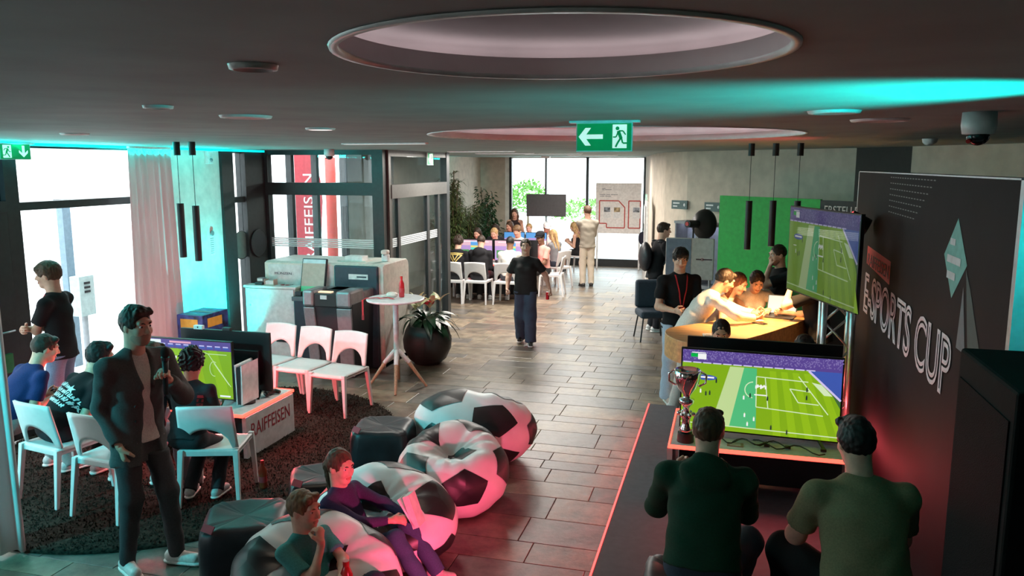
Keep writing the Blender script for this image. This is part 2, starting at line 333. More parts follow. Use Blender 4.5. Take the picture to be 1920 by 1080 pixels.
# ---------------------------------------------------------------- outdoors
m_pave = mat('pale_paving', (.62, .62, .60), .8, scale=2)
struct(box('pavement', -60, 40, -30, 80, -.25, -.16, m_pave))
hs_ = thing('white_house', 'white rendered house front across the street outside the entrance', 'house', (-19, 6, -.16))
box('wall', -.3, .3, -14, 24, 0, 9, mat('white_render', (.82, .82, .80), .8), hs_)
for k in range(5): 
    w = box('window', .3, .36, -8 + k * 5, -6.7 + k * 5, 1.2, 2.9, mat('pale_frame', (.6, .62, .62), .6), hs_); box('pane', .36, .37, -7.9 + k * 5, -6.8 + k * 5, 1.3, 2.8, mat('house_glass', (.5, .55, .58), .1, bump=0), w)
po = thing('street_post', 'dark blue steel post standing outside the entrance window', 'post', (-9.0, 9.05, -.16)); MB().box(-.05, .05, -.07, .07, 0, 2.36).build('shaft', mat('blue_steel', (.16, .23, .29), .5), po)
MB().box(-.07, .07, -.09, .09, 2.36, 2.39).build('cap', m_frame, po)
fe = thing('railing', 'thin white metal railing beside the blue street post', 'railing', (-9.4, 7.6, -.16))
for k in range(5): MB().cyl((0, 0, .5 + k * .35), (0, 3.2, .5 + k * .35), .012, n=6).build('rail', m_trim, fe)
for k in range(4): MB().cyl((0, k * 1.05, 0), (0, k * 1.05, 2.0), .02, n=6).build('upright', m_trim, fe)
bx_ = thing('utility_box', 'pale grey intercom box on a post outside the entrance', 'intercom', (-8.6, 8.86, -.16)); MB().box(-.08, .08, -.13, .13, .8, 1.35).build('housing', mat('pale_grey', (.35, .42, .42), .6), bx_); MB().cyl((0, 0, 0), (0, 0, .8), .04).build('stem', m_grey, bx_)
for k in range(3): MB().box(.08, .09, -.05, .05, 1.12 + k * .06, 1.15 + k * .06).build('vent_slot', m_black, bx_)
ck = thing('wall_clock', 'small round clock on the white house front', 'clock', (-17.9, 17.2, 3.4)); MB().cyl((-.8, 0, 0), (-.7, 0, 0), .36, n=28).build('rim', mat('clock_rim', (.3, .3, .3), .4), ck); MB().cyl((-.7, 0, 0), (-.69, 0, 0), .31, n=28).build('dial', m_trim, ck); MB().bar((-.68, 0, 0), (-.68, 0, .2), .03, .01).build('hand', m_black, ck); MB().bar((-.68, 0, 0), (-.68, .14, .05), .03, .01).build('hand', m_black, ck)
# feather flag
fg = thing('feather_flag', 'dark red feather flag with white upright lettering outside the vestibule', 'flag', (-7.95, 13.5, -.16))
b = MB(); ol = [(-.02, .8), (.44, .95), (.50, 1.6), (.55, 2.2), (.52, 2.6), (.40, 3.0), (.18, 3.3), (0, 3.4), (-.02, 3.3)]
b.add([(x, -.006, z) for x, z in ol] + [(x, .006, z) for x, z in ol], [tuple(range(9)), tuple(range(17, 8, -1))] + [(i, 9 + i, 9 + (i + 1) % 9, (i + 1) % 9) for i in range(9)])
b.build('cloth', mat('flag_red', (.33, .030, .042), .7), fg); MB().cyl((-.03, 0, 0), (-.03, 0, 3.4), .015).build('pole', m_trim, fg); MB().lathe([(.0, 0), (.25, 0), (.25, .05), (.0, .07)], 20).build('base', m_grey, fg)
lettering('raiff', m_stk, (.36, -.012, 1.05), (0, 0, 1), (-1, 0, 0), 1.65, .20, .003, fg)
rp_ = thing('red_pillar', 'slim red painted pillar outside behind the vestibule', 'pillar', (-8.02, 15.0, -.16)); MB().cyl((0, 0, 0), (0, 0, 4.2), .11, n=20).build('shaft', mat('red_paint', (.45, .06, .05), .5), rp_, smooth=True); MB().cyl((0, 0, 0), (0, 0, .1), .16, n=20).build('foot', m_grey, rp_)
nb_ = thing('shop_front', 'grey glass shop front seen through the vestibule', 'shop front', (-8.0, 19.5, -.16))
box('wall', -1.5, .6, 0, .3, 0, 5, mat('teal_grey', (.14, .20, .21), .5), nb_)
for k in range(4): w = box('window', -1.4 + k * .5, -1.0 + k * .5, -.05, 0, .9, 4.2, m_frame, nb_); box('pane', -1.37 + k * .5, -1.03 + k * .5, -.07, -.05, .95, 4.1, mat('shop_glass', (.22, .34, .31), .1, bump=0), w)
def bush(label, loc, rx, h, n, seed, cat='bush'):
    q = random.Random(seed); t = thing('bush', label, cat, loc, group=None); b = MB()
    for _ in range(n):
        th, ph = q.uniform(0, 6.28), math.acos(q.uniform(-.2, 1)); r = q.uniform(.75, 1); c = Vector((math.cos(th) * math.sin(ph) * rx * r, math.sin(th) * math.sin(ph) * rx * r, h * .45 + math.cos(ph) * h * .55 * r))
        d = Vector((q.uniform(-1, 1), q.uniform(-1, 1), q.uniform(-.3, 1))).normalized(); u = d.orthogonal().normalized(); L = q.uniform(.10, .18)
        b.add([c, c + d * L * .5 + u * L * .25, c + d * L, c + d * L * .5 - u * L * .25], [(0, 1, 2, 3)])
    o = b.build('foliage', mat('bush_green', (.10, .30, .035), .6, var=.3), t); o['kind'] = 'stuff'
    MB().cyl((0, 0, 0), (0, 0, h * .5), .05, .02, 8).build('stem', mat('bark', (.12, .08, .05), .9), t)
bush('bright green rounded garden bush outside beyond the hanging screen', (-6.6, 26.2, .5), .75, 1.7, 900, 1)
bush('low pale green hedge bush outside right of the hanging screen', (-4.7, 27.5, .5), 1.5, 1.0, 900, 2)
gb = struct(box('garden_bank', -14, 6, 25.0, 34, -.2, .55, mat('pale_gravel', (.7, .7, .68), .9)))
# ------------------------------------------------------------------ people: signed-distance bodies meshed by surface nets
def A(*v): return np.array(v, float)
def unit(v): v = np.asarray(v, float); return v / (np.linalg.norm(v) + 1e-9)
class Lay:
    def __init__(s, m, disp=0.0, k=.03): s.m = m; s.p = []; s.disp = disp; s.k = k
    def cone(s, a, b, ra, rb, n=None, q=1.0, cut=None, k=None, sub=False):
        a = np.asarray(a, float); b = np.asarray(b, float); r = max(ra, rb) / min(1, q)
        s.p.append((0, a, b, ra, rb, None if n is None else unit(n), q, cut, s.k if k is None else k, sub, np.minimum(a, b) - r, np.maximum(a, b) + r)); return s
    def ell(s, c, r, R=None, cut=None, k=None, sub=False):
        c = np.asarray(c, float); R = np.eye(3) if R is None else R; m = max(r)
        s.p.append((1, c, np.asarray(r, float), R, 0, None, 1, cut, s.k if k is None else k, sub, c - m, c + m)); return s
def mesh_sdf(layers, h, pad=.02, lo=None, hi=None):
    if lo is None:
        lo = np.min([p[10] for L in layers for p in L.p if not p[9]], 0) - pad; hi = np.max([p[11] for L in layers for p in L.p if not p[9]], 0) + pad
    ax = [np.arange(lo[i], hi[i] + h, h) for i in range(3)]; shp = tuple(len(x) for x in ax)
    D = np.full(shp, 1.0, np.float32); O = np.zeros(shp, np.int8)
    for L in layers:
        d = np.full(shp, 1.0, np.float32)
        for kind, a, b, ra, rb, n, q, cut, k, sub, l, u in L.p:
            mg = k + 2.5 * h; sl = []
            for i in range(3):
                i0 = max(0, int((l[i] - mg - lo[i]) / h)); i1 = min(shp[i], int((u[i] + mg - lo[i]) / h) + 2); sl.append(slice(i0, i1))
            if any(t.stop <= t.start for t in sl): continue
            sl = tuple(sl); X = ax[0][sl[0]][:, None, None]; Y = ax[1][sl[1]][None, :, None]; Z = ax[2][sl[2]][None, None, :]
            if kind == 0:
                px, py, pz = X - a[0], Y - a[1], Z - a[2]; e = b - a
                if n is not None:
                    dn = (px * n[0] + py * n[1] + pz * n[2]) * (q - 1); px = px + dn * n[0]; py = py + dn * n[1]; pz = pz + dn * n[2]
                    e = e + (q - 1) * np.dot(e, n) * n
                t = np.clip((px * e[0] + py * e[1] + pz * e[2]) / max(np.dot(e, e), 1e-9), 0, 1)
                v = np.sqrt((px - t * e[0]) ** 2 + (py - t * e[1]) ** 2 + (pz - t * e[2]) ** 2) - (ra + t * (rb - ra))
            else:
                px, py, pz = X - a[0], Y - a[1], Z - a[2]; R = ra; s2 = 0
                for i in range(3): s2 = s2 + ((px * R[0, i] + py * R[1, i] + pz * R[2, i]) / b[i]) ** 2
                v = (np.sqrt(s2) - 1) * b.min()
            if cut is not None:
                for cp_, cn in cut: v = np.maximum(v, (X - cp_[0]) * cn[0] + (Y - cp_[1]) * cn[1] + (Z - cp_[2]) * cn[2])
            o = d[sl]
            if sub: d[sl] = np.maximum(o, -v)
            elif k > 0:
                hh = np.clip(.5 + .5 * (o - v) / k, 0, 1); d[sl] = o * (1 - hh) + v * hh - k * hh * (1 - hh)
            else: d[sl] = np.minimum(o, v)
        if L.disp:
            X = ax[0][:, None, None]; Y = ax[1][None, :, None]; Z = ax[2][None, None, :]
            if L.disp > 0: w = .5 * np.sin(40 * Z + 5 * np.sin(9 * X + 1.3) + 4 * np.sin(8 * Y)) + .5 * np.sin(30 * (X + .7 * Y) + 5 * np.sin(10 * Z))
            else: w = np.sin(95 * X + 3 * np.sin(40 * Z)) * np.sin(90 * Y + 2 * np.sin(50 * X)) * np.sin(88 * Z + 2 * np.sin(60 * Y))
            d = d + (abs(L.disp) * w).astype(np.float32)
        m = d < D; D[m] = d[m]; O[m] = L.m
    S = D < 0
    c = [(i, j, k) for i in (0, 1) for j in (0, 1) for k in (0, 1)]
    nx, ny, nz = shp; cs = [slice(i, nx - 1 + i) for i in (0, 1)], [slice(i, ny - 1 + i) for i in (0, 1)], [slice(i, nz - 1 + i) for i in (0, 1)]
    cnt = np.zeros((nx - 1, ny - 1, nz - 1), np.int8)
    for i, j, k in c: cnt += S[cs[0][i], cs[1][j], cs[2][k]]
    I, J, K = np.nonzero((cnt > 0) & (cnt < 8)); M = len(I)
    if M == 0: return np.zeros((0, 3)), np.zeros((0, 4), int), np.zeros(0, int)
    cv = {q: D[I + q[0], J + q[1], K + q[2]] for q in c}
    acc = np.zeros((M, 3)); num = np.zeros(M)
    for q in c:
        for x in range(3):
            if q[x] == 0:
                r = list(q); r[x] = 1; a, b = cv[q], cv[tuple(r)]; m = (a < 0) != (b < 0)
                t = np.where(m, a / np.where(m, a - b, 1), 0); pt = np.array(q, float)[None] + np.zeros((M, 1)); pt[:, x] += t
                acc[m] += pt[m]; num[m] += 1
    P = acc / num[:, None]; P = (P + np.stack([I, J, K], 1)) * h + lo
    best = np.full(M, 9.0); own = np.zeros(M, np.int64)
    for q in c:
        a = np.abs(cv[q]); m = a < best; best[m] = a[m]; own[m] = O[I + q[0], J + q[1], K + q[2]][m]
    idx = np.full((nx - 1, ny - 1, nz - 1), -1, np.int64); idx[I, J, K] = np.arange(M)
    F = []
    for x in range(3):
        y, z = (x + 1) % 3, (x + 2) % 3
        s0 = [slice(None)] * 3; s1 = [slice(None)] * 3; s0[x] = slice(0, -1); s1[x] = slice(1, None)
        for t in (y, z): s0[t] = slice(1, -1); s1[t] = slice(1, -1)
        a, b = S[tuple(s0)], S[tuple(s1)]; e = np.array(np.nonzero(a != b)); fl = a[tuple(e)]
        g = e.copy(); g[y] += 1; g[z] += 1
        def cell(dy, dz):
            w = g.copy(); w[y] += dy; w[z] += dz; return idx[w[0], w[1], w[2]]
        f = np.stack([cell(-1, -1), cell(0, -1), cell(0, 0), cell(-1, 0)], 1); f[~fl] = f[~fl][:, ::-1]; F.append(f)
    F = np.concatenate(F); F = F[(F >= 0).all(1)]
    return P, F, own[F[:, 0]]
def np_mesh(name, parts, mats, parent=None):
    me = bpy.data.meshes.new(name); V_ = np.concatenate([p[0] for p in parts]); n = 0; Fs = []; Ms = []
    for p in parts: Fs.append(p[1] + n); Ms.append(p[2]); n += len(p[0])
    F = np.concatenate(Fs); M = np.concatenate(Ms)
    me.vertices.add(len(V_)); me.vertices.foreach_set('co', V_.astype(np.float32).ravel())
    me.loops.add(F.size); me.loops.foreach_set('vertex_index', F.astype(np.int32).ravel())
    me.polygons.add(len(F)); me.polygons.foreach_set('loop_start', np.arange(0, F.size, 4, dtype=np.int32))
    for q in mats: me.materials.append(q)
    me.polygons.foreach_set('material_index', M.astype(np.int32)); me.polygons.foreach_set('use_smooth', np.ones(len(F), bool))
    me.update(); me.validate()
    o = bpy.data.objects.new(name, me); C.objects.link(o); o.parent = parent; return o
def ik(a, t, l1, l2, pole):
    a = np.asarray(a, float); t = np.asarray(t, float); d = t - a; L = np.linalg.norm(d); u = d / (L + 1e-9); L = min(max(L, abs(l1 - l2) + .02), l1 + l2 - .004)
    t = a + u * L; x = (l1 * l1 - l2 * l2 + L * L) / (2 * L); y = math.sqrt(max(l1 * l1 - x * x, 0))
    p = np.asarray(pole, float); p = p - u * np.dot(p, u); p = unit(p); return a + u * x + p * y, t
SKIN = {'light': (.62, .37, .27), 'tan': (.50, .28, .19), 'brown': (.20, .10, .06), 'pale': (.70, .45, .35)}
HAIR = {'black': (.012, .010, .010), 'dark': (.03, .018, .012), 'brown': (.075, .04, .022), 'lightbrown': (.16, .09, .045), 'blond': (.42, .27, .12), 'red': (.16, .05, .022)}
def facing(yaw, pitch=0, roll=0):
    """3x3 with columns right, forward, up; yaw > 0 turns to the person's left, pitch > 0 looks up"""
    return np.array((Matrix.Rotation(rad(yaw), 3, 'Z') @ Matrix.Rotation(rad(pitch), 3, 'X') @ Matrix.Rotation(rad(roll), 3, 'Y')))
def person(label, loc, yaw, H=1.75, w=1.0, z=None, spine=(2, 4), twist=0, side=0, head=(0, 0, 0), rh=None, lh=None, rp=None, lp=None, rf=None, lf=None,
           kp=(0, 1, .3), kpr=None, kpl=None, top='tee', topc=(.02, .02, .022), bot='pants', botc=(.03, .035, .05), shoe=(.6, .6, .6), sole=(.75, .75, .72), skin='light', hair='short', hairc='dark',
           female=False, near=1, rcurl=35, lcurl=35, rn=None, ln=None, rd=None, ld=None, hs=None, face=True, group=None, extra=None, inner=(.75, .72, .68), beard=False, feet=True):
    s = H / 1.75; root = thing('person', label, 'person', loc, rad(yaw), group)
    W = w; hb, hh, hd = ((.0095, .0055, .0048), (.012, .007, .006), (.0155, .0095, .008))[near]
    if hs is None: hs = .5 + .5 * s if s > .85 else .93
    sitting = z is not None
    pel = A(0, 0, .93 * s if z is None else z)
    def dr(a, t=0): return np.array(Matrix.Rotation(rad(t), 3, 'Z') @ Matrix.Rotation(rad(side), 3, 'Y') @ Vector((0, math.sin(rad(a)), math.cos(rad(a)))))
    a0, a1 = spine; Rx = A(math.cos(rad(twist)), math.sin(rad(twist)), 0)
    wa = pel + .13 * s * dr(a0, twist * .3); ch = wa + .19 * s * dr((a0 + a1) / 2, twist * .7); nb = ch + .17 * s * dr(a1, twist); up1 = dr(a1, twist)
    sw = (.165 if female else .185) * s * (.6 + .4 * W)
    Rx = unit(Rx - up1 * np.dot(Rx, up1) + A(0, 0, -math.sin(rad(side)) * .6)); fw = unit(np.cross(up1, Rx)); fw0 = A(0, 1, 0)
    sh = {1: nb - .068 * s * up1 + sw * Rx, -1: nb - .068 * s * up1 - sw * Rx}
    HM = facing(*head); hr, hf, hu = HM[:, 0], HM[:, 1], HM[:, 2]
    hc = nb + .062 * s * unit(up1 + hu) + .115 * hs * hu + .025 * hs * hf
    def hp(x, y, zz): return hc + hs * (x * hr + y * hf + zz * hu)
    hip = {1: pel + A(.082 * s, 0, -.02 * s), -1: pel + A(-.082 * s, 0, -.02 * s)}
    lu, lf_ = .285 * s, .255 * s; lt, lc = .425 * s, .412 * s
    wr = {1: rh, -1: lh}; pole = {1: rp, -1: lp}; el = {}
    for g in (1, -1):
        t = sh[g] + A(g * .07 * s, .03 * s, -.53 * s) if wr[g] is None else A(*wr[g])
        el[g], wr[g] = ik(sh[g], t, lu, lf_, pole[g] if pole[g] is not None else (g * .35, -.7, -.3))
    an = {}; kn = {}
    for g, f, kk in ((1, rf, kpr), (-1, lf, kpl)):
        t = A(g * .10 * s, 0, .085 * s) if f is None else A(*f[:3])
        kn[g], an[g] = ik(hip[g], t, lt, lc, kp if kk is None else kk)
    fy = {1: (rf[3] if rf is not None and len(rf) > 3 else -8), -1: (lf[3] if lf is not None and len(lf) > 3 else 8)}
    fpit = {1: (rf[4] if rf is not None and len(rf) > 4 else 0), -1: (lf[4] if lf is not None and len(lf) > 4 else 0)}
    mats = [mat('skin_' + skin, SKIN[skin], .5, var=.05, scale=30, bump=.02, spec=.4), cloth(topc), cloth(botc), mat('shoe_%.2f_%.2f_%.2f' % tuple(shoe), shoe, .5, scale=60), mat('sole_%.2f_%.2f_%.2f' % tuple(sole), sole, .6, scale=60),
            mat('lip_' + skin, [c * q for c, q in zip(SKIN[skin], (.85, .55, .55))], .45, bump=0), cloth(inner), mat('stubble_' + skin, [c * .62 for c in SKIN[skin]], .7, bump=.05)]
    # ---- skin under the clothes
    Ls = Lay(0, k=.025)
    for g in (1, -1):
        if top in ('long', 'hoodie', 'jacket', 'shirt'): Ls.cone(el[g] * .3 + wr[g] * .7, wr[g], .030 * s, .026 * s); continue
        Ls.cone(sh[g], el[g], .047 * s * W, .039 * s * W); Ls.cone(el[g], wr[g], .040 * s * W, .026 * s); Ls.ell(el[g] * .72 + wr[g] * .28, (.041 * s * W,) * 3)
    if bot in ('shorts', 'skirt', 'bare'):
        for g in (1, -1):
            Ls.cone(hip[g], kn[g], .082 * s * W, .054 * s * W); Ls.cone(kn[g], an[g], .053 * s * W, .036 * s); Ls.ell(kn[g] * .7 + an[g] * .3 + A(0, -.012, 0), (.054 * s * W,) * 3)
    if top in ('tank', 'tube'): Ls.cone(ch, nb - .04 * s * up1, .135 * s * W, .09 * s, n=fw, q=1.5); Ls.cone(nb - .045 * s * up1, sh[1], .06 * s, .05 * s); Ls.cone(nb - .045 * s * up1, sh[-1], .06 * s, .05 * s)
    Ls.cone(nb - .05 * s * up1, hp(0, -.02, -.06), .062 * s, .052 * s)
    # ---- trousers
    Lp = Lay(2, disp=.004 if near < 2 else 0, k=.035)
    if not sitting: pcut = [(pel - {'jacket': .16}.get(top, .06) * s * dr(a0), dr(a0))]
    else: pcut = None
    if bot in ('pants', 'wide', 'slim'):
        rk, ra = {'pants': (.074, .060), 'wide': (.088, .092), 'slim': (.066, .048)}[bot]
        Lp.cone(hip[1], hip[-1], .098 * s * W, .098 * s * W, n=fw0, q=.93, cut=pcut); Lp.cone(pel, wa, .125 * s * W, .11 * s * W, n=fw0, q=1.35, cut=pcut)
        for g in (1, -1):
            Lp.cone(hip[g], kn[g], .086 * s * W, rk * s * W, cut=pcut); d = unit(an[g] - kn[g]); e = an[g] + d * .03 * s
            Lp.cone(kn[g], e, rk * s * W, ra * s, cut=[(e, d)])
    elif bot == 'shorts':
        Lp.cone(hip[1], hip[-1], .102 * s * W, .102 * s * W, n=fw0, q=.93, cut=pcut); Lp.cone(pel, wa, .125 * s * W, .11 * s * W, n=fw0, q=1.35, cut=pcut)
        for g in (1, -1):
            d = unit(kn[g] - hip[g]); e = hip[g] + d * .27 * s; Lp.cone(hip[g], hip[g] + d * .3 * s, .098 * s * W, .09 * s * W, cut=[(e, d)])
    # ---- upper garment
    Lt = Lay(1, disp=.0055 if near < 2 else .003, k=.05); lo_ = {'tee': .13, 'tank': .12, 'tube': .05, 'polo': .12, 'long': .13, 'hoodie': .12, 'jacket': .24, 'shirt': .15}[top]
    t_ = .010 if top in ('hoodie', 'jacket') else .004; d0 = dr(a0, twist * .3)
    hem = pel - lo_ * s * (.35 if sitting else 1) * d0
    def torso(L, t_, hem, cut=True):
        L.cone(hem, wa, (.178 * W + t_) * s, (.146 * W + t_) * s, n=fw0, q=1.42, cut=[(hem + .03 * s * d0, -d0)] if cut else None)
        L.cone(wa, ch, (.146 * W + t_) * s, (.152 * W + t_) * s, n=fw, q=1.36)
        if top == 'tube': return
        L.cone(ch, nb - .07 * s * up1, (.150 * W + t_) * s, (.105 + t_) * s, n=fw, q=1.40)
    torso(Lt, t_, hem)
    if female: 
        for g in (1, -1): Lt.ell(ch + g * .068 * s * Rx + .085 * s * W * fw - .0 * up1, (.058 * s * W,) * 3)
    if top == 'tube': Lt.p[1] = Lt.p[1][:7] + ([(ch + .05 * s * up1, up1)],) + Lt.p[1][8:]
    if top not in ('tube',):
        for g in (1, -1):
            if top == 'tank': Lt.cone(nb - .06 * s * up1 + .05 * s * g * Rx, sh[g] * .65 + (nb - .045 * s * up1) * .35, .045 * s, .04 * s, k=.02); continue
            Lt.cone(nb - .050 * s * up1, sh[g], (.060 + t_) * s, (.051 * (.5 + .5 * W) + t_) * s)
            d = unit(el[g] - sh[g])
            if top in ('tee', 'polo'):
                f = .70; e = sh[g] + d * lu * f; Lt.cone(sh[g], e + d * .02 * s, (.052 * (.4 + .6 * W) + t_) * s, .066 * s * (.4 + .6 * W), cut=[(e, d)], k=.03)
            else:
                d2 = unit(wr[g] - el[g]); e = wr[g] - d2 * .015 * s
                Lt.cone(sh[g], el[g], (.052 * (.4 + .6 * W) + t_) * s, (.047 * (.4 + .6 * W) + t_) * s, k=.03); Lt.cone(el[g], e, (.047 * (.4 + .6 * W) + t_) * s, (.034 + t_) * s, cut=[(e, d2)], k=.03)
    if top in ('polo', 'shirt', 'jacket'):
        for g in (1, -1): Lt.cone(nb - .02 * s * up1 - .035 * s * fw + g * .045 * s * Rx, nb - .05 * s * up1 + .06 * s * fw + g * .03 * s * Rx, .022 * s, .014 * s, k=.012)
        Lt.cone(nb - .015 * s * up1 - .045 * s * fw - .04 * s * Rx, nb - .015 * s * up1 - .045 * s * fw + .04 * s * Rx, .024 * s, .024 * s, k=.015)
    if top == 'hoodie':
        for g in (1, -1): Lt.cone(nb - .10 * s * up1 - .085 * s * fw, nb - .01 * s * up1 + g * .075 * s * Rx + .01 * s * fw, .05 * s, .034 * s, k=.03)
        Lt.ell(nb - .055 * s * up1 - .105 * s * W * fw, (.125 * s, .060 * s, .10 * s), np.stack([Rx, fw, up1], 1), k=.04)
    lays = [Ls, Lp, Lt]
    if top == 'jacket':
        Li = Lay(6, disp=.003, k=.05); torso(Li, .0, pel - .10 * s * d0); lays.append(Li)
        Lt.cone(nb + .02 * s * up1 + .10 * s * fw, ch - .05 * s * up1 + .14 * s * W * fw, .075 * s, .03 * s, k=.01, sub=True)
        Lt.cone(ch - .05 * s * up1 + .14 * s * W * fw, hem - .05 * s * d0 + .16 * s * fw - .03 * s * Rx, .035 * s, .095 * s, k=.01, sub=True)
        for g in (1, -1): Lt.cone(nb - .03 * s * up1 + g * .065 * s * Rx + .055 * s * fw, ch - .03 * s * up1 + g * .04 * s * Rx + .125 * s * W * fw, .02 * s, .014 * s, k=.012)
    if bot == 'skirt': 
        L = Lay(2, disp=.003, k=.03); e = kn[1] * .5 + kn[-1] * .5
        for g in (1, -1): L.cone(hip[g], kn[g] * .75 + hip[g] * .25, .11 * s, .10 * s)
        L.cone(pel, wa, .13 * s, .12 * s, n=fw0, q=1.3); lays.append(L)
    # ---- shoes
    Lh = Lay(3, k=.02); Lo = Lay(4, k=.0)
    for g in (1, -1):
        if not feet: break
        F = facing(fy[g], fpit[g]); f, u = F[:, 1], F[:, 2]; g0 = an[g] - u * .085 * s; cut = [(g0 + u * .012 * s, -u)]
        Lh.cone(g0 + u * .045 * s - f * .045 * s, g0 + u * .04 * s + f * .13 * s, .041 * s, .036 * s, cut=cut); Lh.cone(g0 + u * .05 * s - f * .03 * s, an[g] + u * .015 * s, .042 * s, .044 * s, cut=cut)
        Lo.cone(g0 + u * .02 * s - f * .05 * s, g0 + u * .02 * s + f * .145 * s, .045 * s, .042 * s, cut=[(g0, -u), (g0 + u * .022 * s, u)])
    lays += [Lh, Lo]
    parts = [mesh_sdf([L], hb) for L in lays if L.p]
    # ---- head
    Lf = Lay(0, k=.018); q = hs
    Lf.ell(hp(0, -.010, .022), (.074 * q, .094 * q, .096 * q), HM); Lf.ell(hp(0, .020, -.035), (.061 * q, .074 * q, .084 * q), HM, k=.03); Lf.ell(hp(0, .058, -.098), (.030 * q, .026 * q, .022 * q), HM, k=.03)
    Lf.cone(hp(0, .092, .006), hp(0, .110, -.030), .008 * q, .013 * q, k=.012); Lf.cone(hp(-.038, .080, .028), hp(.038, .080, .028), .012 * q, .012 * q, k=.015)
    for g in (1, -1):
        Lf.ell(hp(g * .036, .064, -.03), (.024 * q,) * 3, HM); Lf.ell(hp(g * .074, -.006, -.006), (.010 * q, .019 * q, .030 * q), HM, k=.008)
        Lf.cone(hp(g * .012, .098, -.034), hp(g * .013, .094, -.036), .009 * q, .009 * q, k=.006)
        if face: Lf.ell(hp(g * .031, .099, .006), (.017 * q, .0145 * q, .0085 * q), HM, sub=True)
    Lf.cone(nb - .04 * s * up1, hp(0, -.018, -.07), .060 * s, .051 * q, k=.03); Lf.cone(hp(0, -.03, -.03), nb - .02 * s * up1, .05 * q, .055 * s, k=.03)
    hl = [Lf]
    if face: hl.append(Lay(5, k=.004).cone(hp(-.019, .0885, -.064), hp(.019, .0885, -.064), .0075 * q, .0075 * q).cone(hp(-.012, .091, -.071), hp(.012, .091, -.071), .0075 * q, .0075 * q))
    if beard: hl.append(Lay(7, k=.02).ell(hp(0, .026, -.058), (.0615 * q, .074 * q, .067 * q), HM, cut=[(hp(0, 0, -.045), hu - .5 * hf)]).ell(hp(0, .058, -.098), (.032 * q, .028 * q, .024 * q), HM, cut=[(hp(0, 0, -.076), hu)]))
    parts += [mesh_sdf([L], hh) for L in hl]
    # ---- hands
    for g, cu, nn, dd in ((1, rcurl, rn, rd), (-1, lcurl, ln, ld)):
        Lz = Lay(0, k=.010); wv = wr[g]; fdir = unit(wv - el[g]); d = fdir if dd is None else unit(A(*dd)); n = A(-g, 0, 0) if nn is None else A(*nn)
        n = unit(n - d * np.dot(n, d)); t = np.cross(d, n) * g; e = s if s > .9 else .9
        Lz.cone(wv - fdir * .05 * s, wv + d * .012, .0265 * s, .024 * e); Lz.cone(wv + d * .03 * e + t * .004, wv + d * .078 * e + t * .002, .030 * e, .036 * e, n=n, q=2.1, k=.015)
        for i, off in enumerate((.030, .0105, -.0095, -.028)):
            p = wv + d * (.088 - .004 * abs(i - 1.2)) * e + t * off * e; ln_ = (.070, .078, .072, .056)[i] * e; ang = 0
            for seg, fr in enumerate((.42, .32, .26)):
                ang += rad(cu * (1.0, 1.15, .8)[seg] * (1 + .05 * i)); v = d * math.cos(ang) + n * math.sin(ang); p2 = p + v * ln_ * fr
                Lz.cone(p, p2, (.0098 - .0009 * seg) * e, (.0092 - .0010 * seg) * e, k=.004); p = p2
        p = wv + d * .028 * e + t * .026 * e; v = unit(d * .65 + t * .65 + n * .45); p2 = p + v * .042 * e; Lz.cone(p - v * .01, p2, .0145 * e, .0115 * e, k=.012)
        v = unit(d * .85 + t * (.5 - cu / 90) + n * (.3 + cu / 90)); Lz.cone(p2, p2 + v * .034 * e, .0112 * e, .009 * e, k=.004)
        parts.append(mesh_sdf([Lz], hd, pad=.012))
    body = np_mesh('body', parts, mats, root)
    # ---- eyes, brows
    hm = mat('hair_' + hairc, HAIR[hairc], .55, var=.25, scale=60, bump=.4, stretch=(1, 1, .25), spec=.35)
    if face and near < 2:
        Rm = Matrix([list(r) for r in HM])
        for g in (1, -1):
            b = MB(); b.ball((0, 0, 0), .0118 * q, 18, 12); b.m = [1 if np.mean([b.v[i][1] for i in f]) > .0092 * q else 0 for f in b.f]
            e = b.build('eye', [mat('eye_white', (.75, .72, .70), .2, bump=0), mat('iris', (.03, .02, .015), .15, bump=0)], root, smooth=True)
            e.matrix_local = Matrix.Translation(Vector(hp(g * .031, .0775, .005))) @ Rm.to_4x4()
            MB().tube([hp(g * x, y, zz) for x, y, zz in ((.014, .097, .022), (.026, .0965, .028), (.038, .088, .0275), (.047, .077, .021))], [.0035 * q, .005 * q, .0045 * q, .002 * q], 6).build('eyebrow', hm, root, smooth=True)
    # ---- hair
    if hair:
        long = hair in ('long', 'longback'); Lr = Lay(0, disp=-.014 if hair == 'curly' else (-.004 if near < 2 else 0), k=.02); n0 = len(Lr.p)
        fz = {'short': .070, 'fade': .075, 'quiff': .078, 'curly': .066, 'fringe': .050}.get(hair, .078)
        nape = hp(0, -.06, {'fade': -.02, 'curly': -.075}.get(hair, -.062))
        ecut = [(nape, -unit(hu + .25 * hf))]; g_ = {'curly': 1.17, 'fade': .985, 'short': 1.0, 'quiff': 1.02, 'fringe': 1.04}.get(hair, 1.02)
        Lr.ell(hp(0, -.016, .024), (.084 * q * g_, .102 * q * g_, .101 * q * g_), HM, cut=ecut)
        if hair == 'quiff': Lr.cone(hp(-.042, .064, .092), hp(.042, .064, .092), .026 * q, .026 * q); Lr.cone(hp(0, .04, .10), hp(0, -.05, .105), .034 * q, .028 * q)
        if hair == 'fringe': Lr.cone(hp(-.055, .070, .062), hp(.05, .074, .066), .024 * q, .024 * q); Lr.ell(hp(0, 0, .06), (.088 * q, .095 * q, .07 * q), HM)
        if hair == 'short': Lr.cone(hp(-.045, .062, .085), hp(.045, .062, .085), .022 * q, .022 * q)
